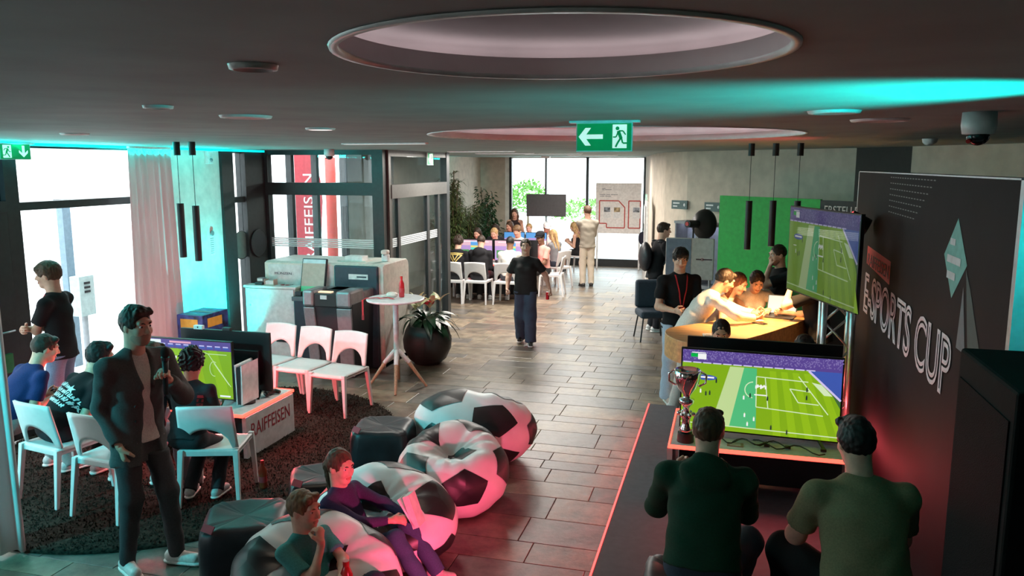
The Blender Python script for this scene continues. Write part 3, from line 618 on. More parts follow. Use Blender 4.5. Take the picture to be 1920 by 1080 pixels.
        if hair in ('pony', 'bun'):
            if hair == 'bun': Lr.ell(hp(0, -.11, .04), (.04 * q,) * 3, HM)
            else: Lr.cone(hp(0, -.105, .03), hp(0, -.135, -.03), .024 * q, .030 * q); Lr.cone(hp(0, -.135, -.03), nb - .12 * s * up1 - .115 * s * fw, .030 * q, .014 * q)
        # face opening: everything ahead of the hairline and below it
        Lr.ell(hp(0, .085, fz - .118), (.068 * q, .085 * q, .105 * q), HM, sub=True, k=.01)
        if hair not in ('long', 'longback'):
            for g in (1, -1): Lr.ell(hp(g * .085, .012, -.045), (.035 * q, .035 * q, .05 * q), HM, sub=True)
        if long:
            for g in (1, -1):
                bk = -.10 if hair == 'longback' else .06
                Lr.cone(hp(g * .066, -.02, .01), hp(g * .078, -.03, -.10), .030 * q, .034 * q); Lr.cone(hp(g * .078, -.03, -.10), nb - .16 * s * up1 + g * .075 * s * Rx + bk * s * fw, .034 * q, .018 * q)
            Lr.cone(hp(0, -.085, 0), nb - .20 * s * up1 - .105 * s * fw, .055 * q, .030 * q, n=hf, q=1.3)
        hp_ = mesh_sdf([Lr], hh)
        if len(hp_[0]): np_mesh('hair', [(hp_[0], hp_[1], np.zeros(len(hp_[1]), int))], [hm], root)
    info = dict(root=root, body=body, hp=hp, HM=HM, wr=wr, el=el, sh=sh, nb=nb, ch=ch, wa=wa, pel=pel, Rx=Rx, fw=fw, up=up1, s=s, q=q, hc=hc, kn=kn, an=an)
    if extra: extra(info)
    return info
def body_bvh(info): 
    me = info['body'].data; n = len(me.vertices); co = np.zeros(n * 3, np.float32); me.vertices.foreach_get('co', co)
    return BVHTree.FromPolygons([tuple(p) for p in co.reshape(-1, 3)], [tuple(p.vertices) for p in me.polygons])
def wrap_poly(info, bvh, verts, faces, m, name, off=.004, toward=None, label=None):
    """lay flat verts onto the body by casting rays along 'toward'"""
    d = Vector(toward).normalized(); out = []
    for p in verts:
        p = Vector(p); h = bvh.ray_cast(p - d * .5, d, 1.2); out.append((h[0] - d * off) if h[0] is not None else p)
    b = MB(); b.add(out, faces); o = b.build(name, m, info['root'])
    if label: o['label'] = label
    return o
def lanyard(info, col=(.55, .02, .03), drop=.36, w=.014):
    bvh = body_bvh(info); nb, Rx, fw, up, s = info['nb'], info['Rx'], info['fw'], info['up'], info['s']; vs = []; fs = []
    for g in (1, -1):
        n0 = len(vs)
        for i in range(13):
            t = i / 12; c = nb + up * (.005 - (drop + .0) * t) * s + Rx * g * (.062 * (1 - t) + .006) * s + fw * .3
            vs += [tuple(c - Rx * w / 2), tuple(c + Rx * w / 2)]
        fs += [(n0 + 2 * i, n0 + 2 * i + 1, n0 + 2 * i + 3, n0 + 2 * i + 2) for i in range(12)]
    o = wrap_poly(info, bvh, vs, fs, mat('lanyard_red', col, .6), 'lanyard', .006, tuple(-fw)); o['label'] = 'red lanyard'
    md = o.modifiers.new('s', 'SOLIDIFY'); md.thickness = .002
def cap(info, col, name='cap', back=False):
    hp, HM, q = info['hp'], info['HM'], info['q']; b = MB(); Rm = Matrix([list(r) for r in HM])
    n = 24; prof = [(.098, .0), (.100, .03), (.088, .065), (.06, .085), (.0, .092)]
    for r, zz in prof: b.v += [(r * .92 * q * math.cos(2 * math.pi * j / n), r * 1.08 * q * math.sin(2 * math.pi * j / n), zz * q) for j in range(n)]
    for i in range(4): b.f += [(i * n + j, i * n + (j + 1) % n, (i + 1) * n + (j + 1) % n, (i + 1) * n + j) for j in range(n)]
    b.m += [0] * (4 * n)
    sg = -1 if back else 1; ring = []
    for k in range(9):
        t = rad(20 + 140 * k / 8); ring.append(((.09 * math.cos(t)) * q, sg * .100 * math.sin(t) * q, .006 * q))
    out = [(x * 1.02, y + sg * .062 * q * math.sin(rad(20 + 140 * k / 8)), -.008 * q) for k, (x, y, _) in enumerate(ring)]
    b.add(ring + out, [(i, i + 1, 10 + i, 9 + i) for i in range(8)])
    o = b.build(name, cloth(col), info['root'], smooth=True); o.matrix_local = Matrix.Translation(Vector(hp(0, -.012, .052))) @ Rm.to_4x4()
    md = o.modifiers.new('s', 'SOLIDIFY'); md.thickness = .004

def hold_pad(i, label):
    R0 = i['root']; c = (i['wr'][1] + i['wr'][-1]) / 2 + A(0, .085, -.005); w = Matrix.Translation(R0.location) @ R0.rotation_euler.to_matrix().to_4x4() @ Vector(c.tolist())
    pad(label, tuple(w), R0.rotation_euler.z)
def scribble(i):
    """worn white graffiti rows with a star on the back of a shirt"""
    bvh = body_bvh(i); q = random.Random(4); Rx, up = i['Rx'], i['up']; c0 = i['wa'] + up * .06 - i['fw'] * .3; V = []; F = []
    def quad(x0, y0, x1, y1, w):
        d = Vector((x1 - x0, y1 - y0)); p = Vector((-d.y, d.x)).normalized() * w; n = len(V)
        for x, y in ((x0 - p.x, y0 - p.y), (x1 - p.x, y1 - p.y), (x1 + p.x, y1 + p.y), (x0 + p.x, y0 + p.y)): V.append(tuple(c0 + Rx * x + up * y))
        F.append((n, n + 1, n + 2, n + 3))
    for r in range(4):
        y = .10 - r * .048; x = -.17 + .02 * r; e = (.06, .17, .17, .12)[r]
        while x < e:
            h = q.uniform(.022, .040); quad(x, y - x * .12, x + .014, y + h - x * .12, .0045); quad(x, y + q.uniform(0, .02) - x * .12, x + .018, y + q.uniform(.0, .03) - x * .12, .004); x += q.uniform(.014, .024)
    n = len(V); sx, sy = .085, .10
    for k in range(10): a = rad(90 + 36 * k); rr = .042 if k % 2 == 0 else .017; V.append(tuple(c0 + Rx * (sx + rr * math.cos(a)) + up * (sy + rr * math.sin(a))))
    F.append(tuple(range(n, n + 10)))
    wrap_poly(i, bvh, V, F, mat('print_pale_grey', (.62, .66, .68), .6, bump=0), 'back_print', .006, tuple(i['fw']), 'worn white graffiti print with a star')
# ------------------------------------------------------------------ ceiling fittings
def downlight(label, x, y, r=.055, on=0.0, energy=0.0, col=(1, .8, .6)):
    t = thing('downlight', label, 'ceiling light', (x, y, CZ), group='round lights set into the ceiling')
    MB().lathe([(r * .82, -.012), (r, -.010), (r * 1.05, 0)], 28).build('trim_ring', m_trim, t, smooth=True)
    MB().lathe([(r * .82, -.012), (r * .6, -.004), (.001, -.003)], 28).build('diffuser', glow('lamp_lit_%.1f' % on, (1, .95, .9), on) if on else mat('lamp_off', (.5, .48, .48), .5, bump=0), t, smooth=True)
    if energy:
        l = lamp('SPOT', 'downlight_lamp', (0, 0, -.03), energy, col, spot_size=rad(95), spot_blend=.8, shadow_soft_size=.05); l.parent = t
for i, (x, y, r, on, e) in enumerate([(-1.03, 1.59, .052, 0, 0), (-2.07, 2.56, .052, 0, 0), (-2.11, 3.18, .11, 0, 0), (-2.37, 4.33, .085, 1.2, 25), (-4.41, 4.59, .09, 0, 0), (.40, 3.53, .10, 0, 0), (.69, 4.24, .13, 0, 0)]):
    downlight(['small round light in the grey ceiling beside the first round recess', 'small unlit ceiling light between the recess and the windows', 'wide flat ceiling light with a bright rim above the soccer bean bags', 'lit round ceiling light above the soccer bean bags', 'flat round ceiling light above the seated players', 'flat dark ceiling vent light beside the cyan glow', 'broad flat ceiling light behind the cyan glow'][i], x, y, r, on, e)
def linlight(label, x, y, L, rz, on, e=0):
    t = thing('linear_light', label, 'ceiling light', (x, y, CZ), rz, 'slim light strips in the ceiling'); MB().box(-L / 2, L / 2, -.045, .045, -.012, 0).build('housing', m_trim, t); MB().box(-L / 2 + .02, L / 2 - .02, -.03, .03, -.015, -.012).build('diffuser', glow('strip_light', (1, .97, .93), on), t)
    if e: l = lamp('AREA', 'strip_lamp', (0, 0, -.03), e, (1, .93, .85), shape='RECTANGLE', size=L, size_y=.06); l.parent = t
linlight('slim lit strip light in the ceiling before the vestibule', -3.33, 7.36, .9, 0, .7, 40)
for x, y, l in ((-3.75, 11.9, 'lit strip light in the ceiling beside the vestibule corner'), (-3.97, 14.0, 'lit strip light in the ceiling before the tall plants'), (-3.2, 14.6, 'lit strip light in the ceiling before the back windows'), (-2.9, 17.2, 'lit strip light in the ceiling over the person in the grey sweater')):
    linlight(l, x, y, 1.1, 0, 5, 105)
# surface cameras
def camera_dome(label, x, y, s, z=CZ):
    t = thing('security_camera', label, 'camera', (x, y, z), group=None)
    MB().lathe([(.001, 0), (.062 * s, 0), (.064 * s, -.05 * s), (.058 * s, -.085 * s), (.03 * s, -.088 * s)], 28).build('housing', mat('camera_white', (.62, .63, .63), .4, bump=0), t, smooth=True)
    MB().ball((0, 0, -.095 * s), (.042 * s, .042 * s, .036 * s), 24, 14).build('dome', mat('smoked_dome', (.015, .015, .017), .12, bump=0), t, smooth=True)
    MB().cyl((-.035 * s, -.016 * s, -.112 * s), (-.04 * s, -.022 * s, -.115 * s), .009 * s).build('lens', mat('lens_red', (.3, .02, .02), .2, bump=0), t)
camera_dome('white ceiling dome camera with black glass beside the cyan glow', 1.0, 3.78, 1.05)
camera_dome('small white dome camera on the ceiling before the vestibule', -5.3, 9.9, 1.1)
camera_dome('tiny dome camera on the ceiling between the black pendant lamps', .57, 11.0, .6)
t = thing('smoke_detector', 'cyan lit smoke detector on the ceiling above the black backdrop', 'smoke detector', (1.6, 7.4, CZ)); MB().lathe([(.001, -.05), (.035, -.05), (.055, -.03), (.06, 0)], 24).build('housing', m_trim, t, smooth=True); MB().cyl((0, 0, -.055), (0, 0, -.05), .02).build('sensor', m_grey, t)
# pendant lamps
def pendant(label, x, y, z0, z1, grp, e=0, col=(1, .58, .24)):
    t = thing('pendant_lamp', label, 'pendant lamp', (x, y, 0), group=grp); m = mat('pendant_black', (.010, .010, .012), .5, bump=0)
    MB().cyl((0, 0, CZ - .125), (0, 0, CZ), .032, n=20).build('canopy', m, t, smooth=False); MB().cyl((0, 0, z1), (0, 0, CZ - .12), .003, n=6).build('cable', m, t)
    MB().cyl((0, 0, z0), (0, 0, z1), .033, n=20).build('shade', m, t); MB().cyl((0, 0, z0 - .002), (0, 0, z0 + .001), .026, n=20).build('bulb_lens', glow('pendant_lens', (1, .75, .45), 6 if e else .5), t)
    if e: l = lamp('SPOT', 'pendant_bulb', (0, 0, z0 - .02), e, col, spot_size=rad(112), spot_blend=.6, shadow_soft_size=.03); l.parent = t
pendant('long black tube pendant lamp hanging before the cyan wall, beside the curtain', -5.08, 6.5, 1.82, 2.34, 'tube pendants before the cyan wall')
pendant('long black tube pendant lamp hanging before the cyan wall, farther from the curtain', -4.91, 6.5, 1.79, 2.32, 'tube pendants before the cyan wall')
pendant('black tube pendant lamp nearest the dish reflector, over the wooden counter', .20, 8.5, 1.84, 2.34, 'tube pendants over the counter', 105)
pendant('middle black tube pendant lamp over the wooden counter', .435, 8.5, 1.88, 2.345, 'tube pendants over the counter', 105)
pendant('black tube pendant lamp over the counter, half behind the wall screen', .67, 8.5, 1.88, 2.345, 'tube pendants over the counter', 60)

# ------------------------------------------------------------------ exit signs
m_eg = mat('exit_green', (.0, .26, .085), .4, bump=0, emit=(.0, .30, .10), estr=.35); m_ew = mat('exit_white', (.8, .85, .82), .4, bump=0, emit=(.8, .95, .88), estr=.55)
def exit_sign(label, loc, rz, w, h, arrow='left', flip=False, plate=True):
    t = thing('exit_sign', label, 'exit sign', loc, rz)
    MB().box(-w / 2 - .006, w / 2 + .006, -.008, .008, -h - .006, .0).build('panel', mat('acrylic', (.75, .8, .78), .2, bump=0), t)
    MB().box(-w / 2, w / 2, -.011, -.008, -h, -.004).build('green_field', m_eg, t)
    if plate: MB().box(-w / 2 - .04, w / 2 + .04, -.03, .03, -.0, .010).build('ceiling_plate', m_trim, t)
    Y = -.0125
    def P(pts, m, name, y=Y): 
        b = MB(); b.add([(x * h, y, z * h - h) for x, z in pts] + [(x * h, y + .0012, z * h - h) for x, z in pts], [tuple(range(len(pts)))[::1], tuple(range(2 * len(pts) - 1, len(pts) - 1, -1))]); b.build(name, m, t)
    s = -1 if flip else 1; k = w / h / 2
    if arrow == 'left': P([(s * (-k + .05 + x), z) for x, z in ((0, .5), (.25, .82), (.46, .82), (.28, .58), (.90, .58), (.90, .42), (.28, .42), (.46, .18), (.25, .18))][::s], m_ew, 'arrow')
    else: P([(s * (-k + .42 + x), z) for x, z in ((0, .12), (.28, .42), (.28, .60), (.08, .38), (.08, .9), (-.08, .9), (-.08, .38), (-.28, .60), (-.28, .42))], m_ew, 'arrow')
    d0 = k - .60
    P([(s * (d0 + x), z) for x, z in ((-.08, .08), (.44, .08), (.44, .93), (-.08, .93))], m_ew, 'doorway')
    cx = s * (d0 + .10)
    b = MB(); n = 16; b.poly([(cx * h + .07 * h * math.cos(-2 * math.pi * i / n), Y - .001, .79 * h - h + .07 * h * math.sin(-2 * math.pi * i / n)) for i in range(n)][::-1])
    def limb(pts, r):
        for (x0, z0), (x1, z1) in zip(pts[:-1], pts[1:]): b.bar((s * (d0 + x0) * h, Y - .001, z0 * h - h), (s * (d0 + x1) * h, Y - .001, z1 * h - h), r * h, .001, up=(0, 1, 0))
    limb([(.13, .70), (.24, .42)], .12); limb([(.15, .70), (.30, .70), (.40, .56)], .05); limb([(.13, .66), (.05, .48), (-.06, .48)], .05); limb([(.22, .44), (.12, .28), (.04, .12)], .07); limb([(.25, .44), (.30, .26), (.46, .26)], .06)
    b.build('running_figure', m_eg, t); return t
exit_sign('hanging green exit sign with white arrow and running figure under the ceiling', (-.615, 4.0, CZ - .01), 0, .27, .136)
exit_sign('green exit sign with a down arrow above the entrance door', (-6.55, 6.08, CZ - .02), rad(70), .26, .14, 'down', flip=True)
exit_sign('small green exit sign with a down arrow on the vestibule side glass', (VX + .08, 12.15, 2.90), rad(90), .24, .19, 'down', plate=False)
exit_sign('small green exit sign high on the beige wall above the narrow door', (-1.62, 16.3, 2.12), rad(-80), .42, .20, 'down', plate=False)

# ------------------------------------------------------------------ curtains
m_cur = bpy.data.materials.new('sheer_curtain'); m_cur.use_nodes = True; _n = m_cur.node_tree; _p = _n.nodes['Principled BSDF']; _p.inputs['Base Color'].default_value = (.72, .68, .68, 1); _p.inputs['Roughness'].default_value = .9
_w = _n.nodes.new('ShaderNodeTexWave'); _w.inputs['Scale'].default_value = 90; _bm = _n.nodes.new('ShaderNodeBump'); _bm.inputs['Strength'].default_value = .1; _n.links.new(_w.outputs['Fac'], _bm.inputs['Height']); _n.links.new(_bm.outputs[0], _p.inputs['Normal'])
_tl = _n.nodes.new('ShaderNodeBsdfTranslucent'); _tl.inputs[0].default_value = (.75, .70, .70, 1); _mx = _n.nodes.new('ShaderNodeMixShader'); _mx.inputs[0].default_value = .28
_n.links.new(_p.outputs[0], _mx.inputs[1]); _n.links.new(_tl.outputs[0], _mx.inputs[2]); _n.links.new(_mx.outputs[0], _n.nodes['Material Output'].inputs[0])
def curtain(label, p0, p1, z0, z1, folds, amp, fl_=0.0):
    t = thing('curtain', label, 'curtain', (p0[0], p0[1], 0)); d = Vector((p1[0] - p0[0], p1[1] - p0[1])); n = Vector((-d.y, d.x)).normalized(); N = folds * 10; K = 14; b = MB(); vs = []
    for k in range(K + 1):
        z = z1 + (z0 - z1) * k / K; f = k / K
        for i in range(N + 1):
            u = i / N; a = amp * (.35 + .65 * f) * (math.sin(2 * math.pi * folds * u + .6 * math.sin(3 * u + 2 * f)) + .35 * math.sin(2 * math.pi * folds * 1.7 * u + 1)); uu = .5 + (u - .5) * (1 + fl_ * f)
            vs.append((d.x * uu + n.x * a, d.y * uu + n.y * a, z))
    b.add(vs, [(k * (N + 1) + i, k * (N + 1) + i + 1, (k + 1) * (N + 1) + i + 1, (k + 1) * (N + 1) + i) for k in range(K) for i in range(N)])
    o = b.build('cloth', m_cur, t, smooth=True); md = o.modifiers.new('s', 'SOLIDIFY'); md.thickness = .002
    MB().bar((0, 0, z1 + .012), (d.x, d.y, z1 + .012), .03, .024).build('track', m_trim, t)
curtain('sheer pale pink curtain gathered at the bright window beside the cyan wall', (-6.52, 7.52), (-6.52, 8.22), .03, 2.89, 7, .035, .12)
curtain('pale curtain lit cyan hanging before the rug edge', (-5.05, 3.86), (-4.70, 4.12), .02, 2.89, 4, .03, .1)

# ------------------------------------------------------------------ rug
rg = thing('rug', 'large round dark brown shaggy rug under the white chairs', 'rug', (-4.80, 6.22, 0)); q = random.Random(5)
m_rug = mat('rug_pile', (.026, .020, .015), .95, var=.4, scale=40, bump=.9, spec=.1)
b = MB(); n = 96; vs = []
for k, r in enumerate((2.10, 2.10, 2.07, 1.6, 1.1, .5)): vs += [(r * .875 * (1 + .004 * math.sin(5 * t)) * math.cos(t), r * math.sin(t), (0, .02, .032, .03, .032, .03)[k]) for t in [2 * math.pi * j / n for j in range(n)]]
b.add(vs, [(k * n + j, k * n + (j + 1) % n, (k + 1) * n + (j + 1) % n, (k + 1) * n + j) for k in range(5) for j in range(n)] + [tuple(range(5 * n, 6 * n))]); b.build('backing', m_rug, rg, smooth=True)
b = MB()
for _ in range(26000):
    r = 2.1 * math.sqrt(q.random()); t = q.uniform(0, 6.283); x, y = r * .875 * math.cos(t), r * math.sin(t); a = q.uniform(0, 6.283); l = q.uniform(.008, .02); dx, dy = math.cos(a), math.sin(a)
    b.add([(x - dy * .006, y + dx * .006, .028), (x + dy * .006, y - dx * .006, .028), (x + dx * l, y + dy * l, .028 + q.uniform(.012, .026))], [(0, 1, 2)])
o = b.build('pile', m_rug, rg); o['kind'] = 'stuff'

# ------------------------------------------------------------------ white chairs
m_ch = mat('white_chair_plastic', (.66, .66, .66), .38, var=.02, bump=.01)
def make_chair():
    t = thing('plastic_chair', 'white plastic chair', 'chair'); nu, nv = 20, 8; b = MB(); vs = []
    for j in range(nv + 1):
        for i in range(nu + 1):
            u = -1 + 2 * i / nu; zb = .47 + (.17 * math.sqrt(max(0, 1 - (u / .80) ** 2)) if abs(u) < .8 else 0); zt = .835 - .012 * u * u; z = zb + (zt - zb) * j / nv; f = (z - .47) / .36
            x = u * (.225 - .012 * f); vs.append((x, -.205 - .075 * f + .035 * u * u - .02, z))
    b.add(vs, [(j * (nu + 1) + i, j * (nu + 1) + i + 1, (j + 1) * (nu + 1) + i + 1, (j + 1) * (nu + 1) + i) for j in range(nv) for i in range(nu)])
    o = b.build('backrest', m_ch, t, smooth=True); md = o.modifiers.new('s', 'SOLIDIFY'); md.thickness = .018; md.offset = 0
    b = MB(); vs = []
    for j in range(11):
        for i in range(11):
            u = -1 + .2 * i; v = j / 10; y = -.225 + .45 * v; w = .228 - .02 * (1 - v) * 0; vs.append((u * w, y + .012 * (1 - u * u) * (v > .9), .462 - .016 * math.sin(math.pi * v) * (1 - u * u * .7) - .03 * max(0, v - .85) / .15))
    b.add(vs, [(j * 11 + i, j * 11 + i + 1, (j + 1) * 11 + i + 1, (j + 1) * 11 + i) for j in range(10) for i in range(10)])
    o = b.build('seat', m_ch, t, smooth=True); md = o.modifiers.new('s', 'SOLIDIFY'); md.thickness = .022; md.offset = -1
    b = MB()
    for s in (-1, 1): b.box(s * .215 - .012, s * .215 + .012, -.22, .20, .415, .452)
    b.box(-.21, .21, .195, .215, .405, .435); b.box(-.21, .21, -.232, -.212, .41, .452); b.build('seat_frame', m_ch, t, bevel=.004)
    for sx in (-1, 1):
        for sy in (-1, 1):
            b = MB(); x, y = sx * .212, (.20 if sy > 0 else -.225); x1, y1 = sx * .232, (.225 if sy > 0 else -.285); a, c = .022, .014
            b.add([(x1 - c, y1 - c, 0), (x1 + c, y1 - c, 0), (x1 + c, y1 + c, 0), (x1 - c, y1 + c, 0), (x - a, y - a, .46), (x + a, y - a, .46), (x + a, y + a, .46), (x - a, y + a, .46)], [(3, 2, 1, 0), (4, 5, 6, 7), (0, 1, 5, 4), (1, 2, 6, 5), (2, 3, 7, 6), (3, 0, 4, 7)]); b.build('leg', m_ch, t, bevel=.004)
    return t
_ch0 = make_chair(); _used = [False]
def chair(x, y, rz, label, group, z=0.0):
    if not _used[0]: _used[0] = True; _ch0.location = (x, y, z); _ch0.rotation_euler = (0, 0, rad(rz)); _ch0['label'] = label; _ch0['group'] = group; return _ch0
    return dup(_ch0, (x, y, z), rad(rz), label, group)
RZ_ = .034
G1 = 'white chairs on the rug before the left screen'; G2 = 'white chairs across the left table'; G3 = 'white chairs at the far gaming tables'
chair(-5.16, 5.02, -10, 'white plastic chair of the player in the navy shirt', G1, RZ_); chair(-4.52, 4.90, -5, 'white plastic chair of the player in the black printed shirt', G1, RZ_)
chair(-3.93, 5.30, 18, 'white plastic chair directly before the lit screen on the rug table', G1, RZ_)
chair(-4.05, 7.60, 172, 'empty white chair lit pink, nearest the tall bistro table', G2, RZ_); chair(-4.55, 7.72, 172, 'empty white chair lit pink, middle of the three', G2, RZ_); chair(-5.05, 7.80, 172, 'empty white chair lit pink, half behind the black screen', G2, RZ_)

# ------------------------------------------------------------------ screens
def emi(n, c, s=1.0): return glow('px_%s_%.2f' % (n, s), c, s)
def match_picture(w, h, s, hue=0):
    """layers of a football broadcast on a panel w x h, lower left at 0,0; returns (MB, mats)"""
    cols = [('grass', (.22, .42, .01)), ('grass2', (.28, .50, .012)), ('stand', (.10, .06, .28)), ('stand2', (.22, .17, .42)), ('band', (.62, .55, .85)), ('pale', (.52, .68, .30)), ('teal', (.08, .50, .20)), ('line', (.65, .80, .50)), ('dark', (.02, .04, .03)), ('white', (.9, .9, .9)), ('blue', (.05, .10, .42)), ('score', (.0, .45, .06)), ('shade', (.05, .14, .04)), ('pink', (.8, .35, .5))]
    ms = [emi(n, c, s) for n, c in cols]; ix = {n: i for i, (n, c) in enumerate(cols)}; b = MB()
    def R(x0, y0, x1, y1, n, l): b.poly([(x0 * w, -l * .0004, y0 * h), (x1 * w, -l * .0004, y0 * h), (x1 * w, -l * .0004, y1 * h), (x0 * w, -l * .0004, y1 * h)], ix[n])
    def Pg(pts, n, l): b.poly([(x * w, -l * .0004, y * h) for x, y in pts], ix[n])
    def Ln(a, c, n='line', t=.006, l=3):
        d = Vector(((c[0] - a[0]) * w, (c[1] - a[1]) * h)); p = Vector((-d.y, d.x)).normalized() * t * h
        b.poly([(a[0] * w - p.x, -l * .0004, a[1] * h - p.y), (c[0] * w - p.x, -l * .0004, c[1] * h - p.y), (c[0] * w + p.x, -l * .0004, c[1] * h + p.y), (a[0] * w + p.x, -l * .0004, a[1] * h + p.y)], ix[n])
    R(0, 0, 1, 1, 'grass', 0); R(0, .84, 1, 1, 'stand', 1); q = random.Random(11)
    if hue == 0:
        for k in range(5): Pg([(.60 + k * .1, .0), (.65 + k * .1, .0), (.60 + k * .07, .80), (.56 + k * .07, .80)], 'grass2', 1)
        for k in range(520): x, y = q.random(), .87 + .12 * q.random(); R(x, y, x + .006, y + .012, 'stand2', 2)
        for k in range(13): R(.005 + k * .065, .835, .058 + k * .065, .850, 'band', 2)
        Pg([(.20, .07), (.32, .07), (.40, .82), (.31, .82)], 'pale', 2); Pg([(.32, .07), (.49, .07), (.48, .82), (.40, .82)], 'teal', 2)
        Pg([(.72, .835), (.86, .835), (1, .40), (1, .84)], 'shade', 1); Pg([(.80, .84), (1, .50), (1, .84)], 'blue', 2); Ln((.80, .835), (1, .50), 'band', .012, 3); Pg([(.82, .70), (.88, .68), (.95, .55), (.90, .55)], 'line', 3)
        for a, c in (((.48, .72), (.80, .70)), ((.48, .72), (.485, .34)), ((.485, .34), (.90, .30)), ((.69, .60), (.82, .58)), ((.69, .60), (.745, .44)), ((.745, .44), (.87, .43)), ((.74, .76), (.93, .32)), ((0, .07), (1, .05)), ((.535, .71), (.56, .34))): Ln(a, c)
        for k in range(10): a0, a1 = rad(95 + k * 17), rad(95 + (k + 1) * 17); Ln((.465 + .055 * math.cos(a0), .55 + .10 * math.sin(a0)), (.465 + .055 * math.cos(a1), .55 + .10 * math.sin(a1)))
        for k in range(16): a0, a1 = 2 * math.pi * k / 16, 2 * math.pi * (k + 1) / 16; Pg([(.155, .66), (.155 + .075 * math.cos(a0), .66 + .035 * math.sin(a0)), (.155 + .075 * math.cos(a1), .66 + .035 * math.sin(a1))], 'blue', 3)
        R(.10, .652, .21, .672, 'white', 4); R(.08, .545, .13, .556, 'white', 3); R(.47, .485, .55, .50, 'white', 3)
        for k in range(7): R(.475 + .010 * k, .57 + .012 * (k % 3), .486 + .010 * k, .61 + .012 * (k % 2), 'white', 4)
        R(.055, .91, .10, .955, 'score', 3); R(.10, .885, .155, .955, 'white', 3); R(.06, .962, .15, .972, 'white', 3)
        for x, y, n in ((.40, .42, 'white'), (.44, .45, 'dark'), (.55, .43, 'dark'), (.41, .20, 'white'), (.43, .09, 'white'), (.58, .07, 'dark'), (.12, .46, 'white'), (.155, .43, 'dark'), (.18, .44, 'dark'), (.68, .03, 'dark'), (.22, .60, 'dark'), (.79, .58, 'dark'), (.79, .48, 'dark'), (.47, .16, 'white')):
            R(x, y, x + .010, y + .045, n, 4); R(x + .002, y + .045, x + .008, y + .058, 'pale' if n == 'white' else 'dark', 5)
    else:
        for k in range(4): Pg([(.1 + k * .25, 0), (.22 + k * .25, 0), (.18 + k * .22, .85), (.08 + k * .22, .85)], 'grass2', 1)
        for k in range(11): R(.01 + k * .09, .87, .08 + k * .09, .90, 'blue', 2); R(.012 + k * .09, .905, .07 + k * .09, .925, 'band', 3)
        R(.30, .94, .55, .975, 'pink', 2); R(.0, .93, .2, .985, 'white', 2)
        for a, c in (((.74, .78), (.95, .78)), ((.74, .78), (.98, .22)), ((.80, .62), (.96, .25)), ((.74, .78), (.70, .80))): Ln(a, c, 'line', .005)
        for k in range(10): a0, a1 = rad(60 + k * 22), rad(60 + (k + 1) * 22); Ln((.80 + .05 * math.cos(a0), .52 + .13 * math.sin(a0)), (.80 + .05 * math.cos(a1), .52 + .13 * math.sin(a1)), 'line', .005)
        for x, y in ((.28, .60), (.30, .52), (.33, .45), (.36, .66), (.40, .40), (.62, .48), (.66, .55), (.24, .50), (.52, .62), (.60, .40)): R(x, y, x + .014, y + .05, 'white', 3); R(x + .003, y + .05, x + .011, y + .065, 'dark', 3)
        R(.85, .03, .97, .06, 'white', 3); R(.05, .03, .20, .06, 'blue', 3)
    return b, ms
def colour_picture(w, h, s, seed):
    q = random.Random(seed); cols = [('lilac', (.45, .30, .62)), ('pinkish', (.70, .45, .55)), ('sky', (.10, .35, .75)), ('cyanp', (.10, .65, .60)), ('yellow', (.75, .65, .20)), ('greenp', (.08, .30, .10)), ('white', (.9, .9, .9)), ('night', (.08, .08, .3))]; ms = [emi(n, c, s) for n, c in cols]; b = MB()
    def R(x0, y0, x1, y1, n, l): b.poly([(x0 * w, -l * .0004, y0 * h), (x1 * w, -l * .0004, y0 * h), (x1 * w, -l * .0004, y1 * h), (x0 * w, -l * .0004, y1 * h)], n)
    R(0, 0, 1, 1, 0, 0)
    if seed % 2: R(0, .5, 1, 1, 2, 1); R(0, .0, 1, .35, 6, 1); R(.1, .3, .8, .55, 0, 2); R(.55, .2, .62, .5, 7, 3)
    else: R(0, .72, 1, 1, 1, 1); R(.05, .1, .30, .5, 5, 2); R(.35, .15, .62, .62, 3, 2); R(.35, .62, .62, .72, 4, 2); R(.35, .72, .62, .95, 2, 2); R(.72, .2, .76, .42, 7, 3); R(.28, .25, .31, .4, 7, 3); R(.1, .9, .9, .93, 6, 3)
    return b, ms
m_bez = mat('tv_bezel', (.008, .008, .009), .35, bump=0)
def tv(name, label, loc, rz, w, h, pic, back_bulge=.03, feet=.06, sheen=False, rx=0):
    t = thing(name, label, 'television', loc, rz); e = .012
    b = MB(); b.box(-w / 2 - e, w / 2 + e, 0, .03, feet - e, feet + h + e); b.box(-w / 2 + .1, w / 2 - .1, .03, .03 + back_bulge, feet + .05, feet + h * .7); b.build('casing', m_bez, t, bevel=.003)
    if pic:
        pb, ms = pic; pb.v = [(x - w / 2, y - .0008, z + feet) for x, y, z in pb.v]; pb.build('picture', ms, t)
        if sheen: MB().box(-w / 2, w / 2, -.0055, -.0045, feet, feet + h).build('screen_glass', glassmat('screen_glass', (.9, .9, .9), 1.9), t)
    else: MB().box(-w / 2, w / 2, -.0015, 0, feet, feet + h).build('screen', mat('screen_off', (.02, .02, .022), .12, bump=0), t)
    if feet > .03:
        for s in (-1, 1):
            f = MB(); f.bar((s * w * .38, .015, feet), (s * w * .42, -.10, .006), .022, .012); f.bar((s * w * .38, .015, feet), (s * w * .42, .13, .006), .022, .012); f.build('foot', m_bez, t)
    return t
m_tab = mat('table_white', (.60, .58, .58), .5, bump=.01); m_led = glow('led_red', (1.0, .055, .035), 5.0); m_redtxt = mat('print_red', (.32, .03, .045), .6, bump=0)
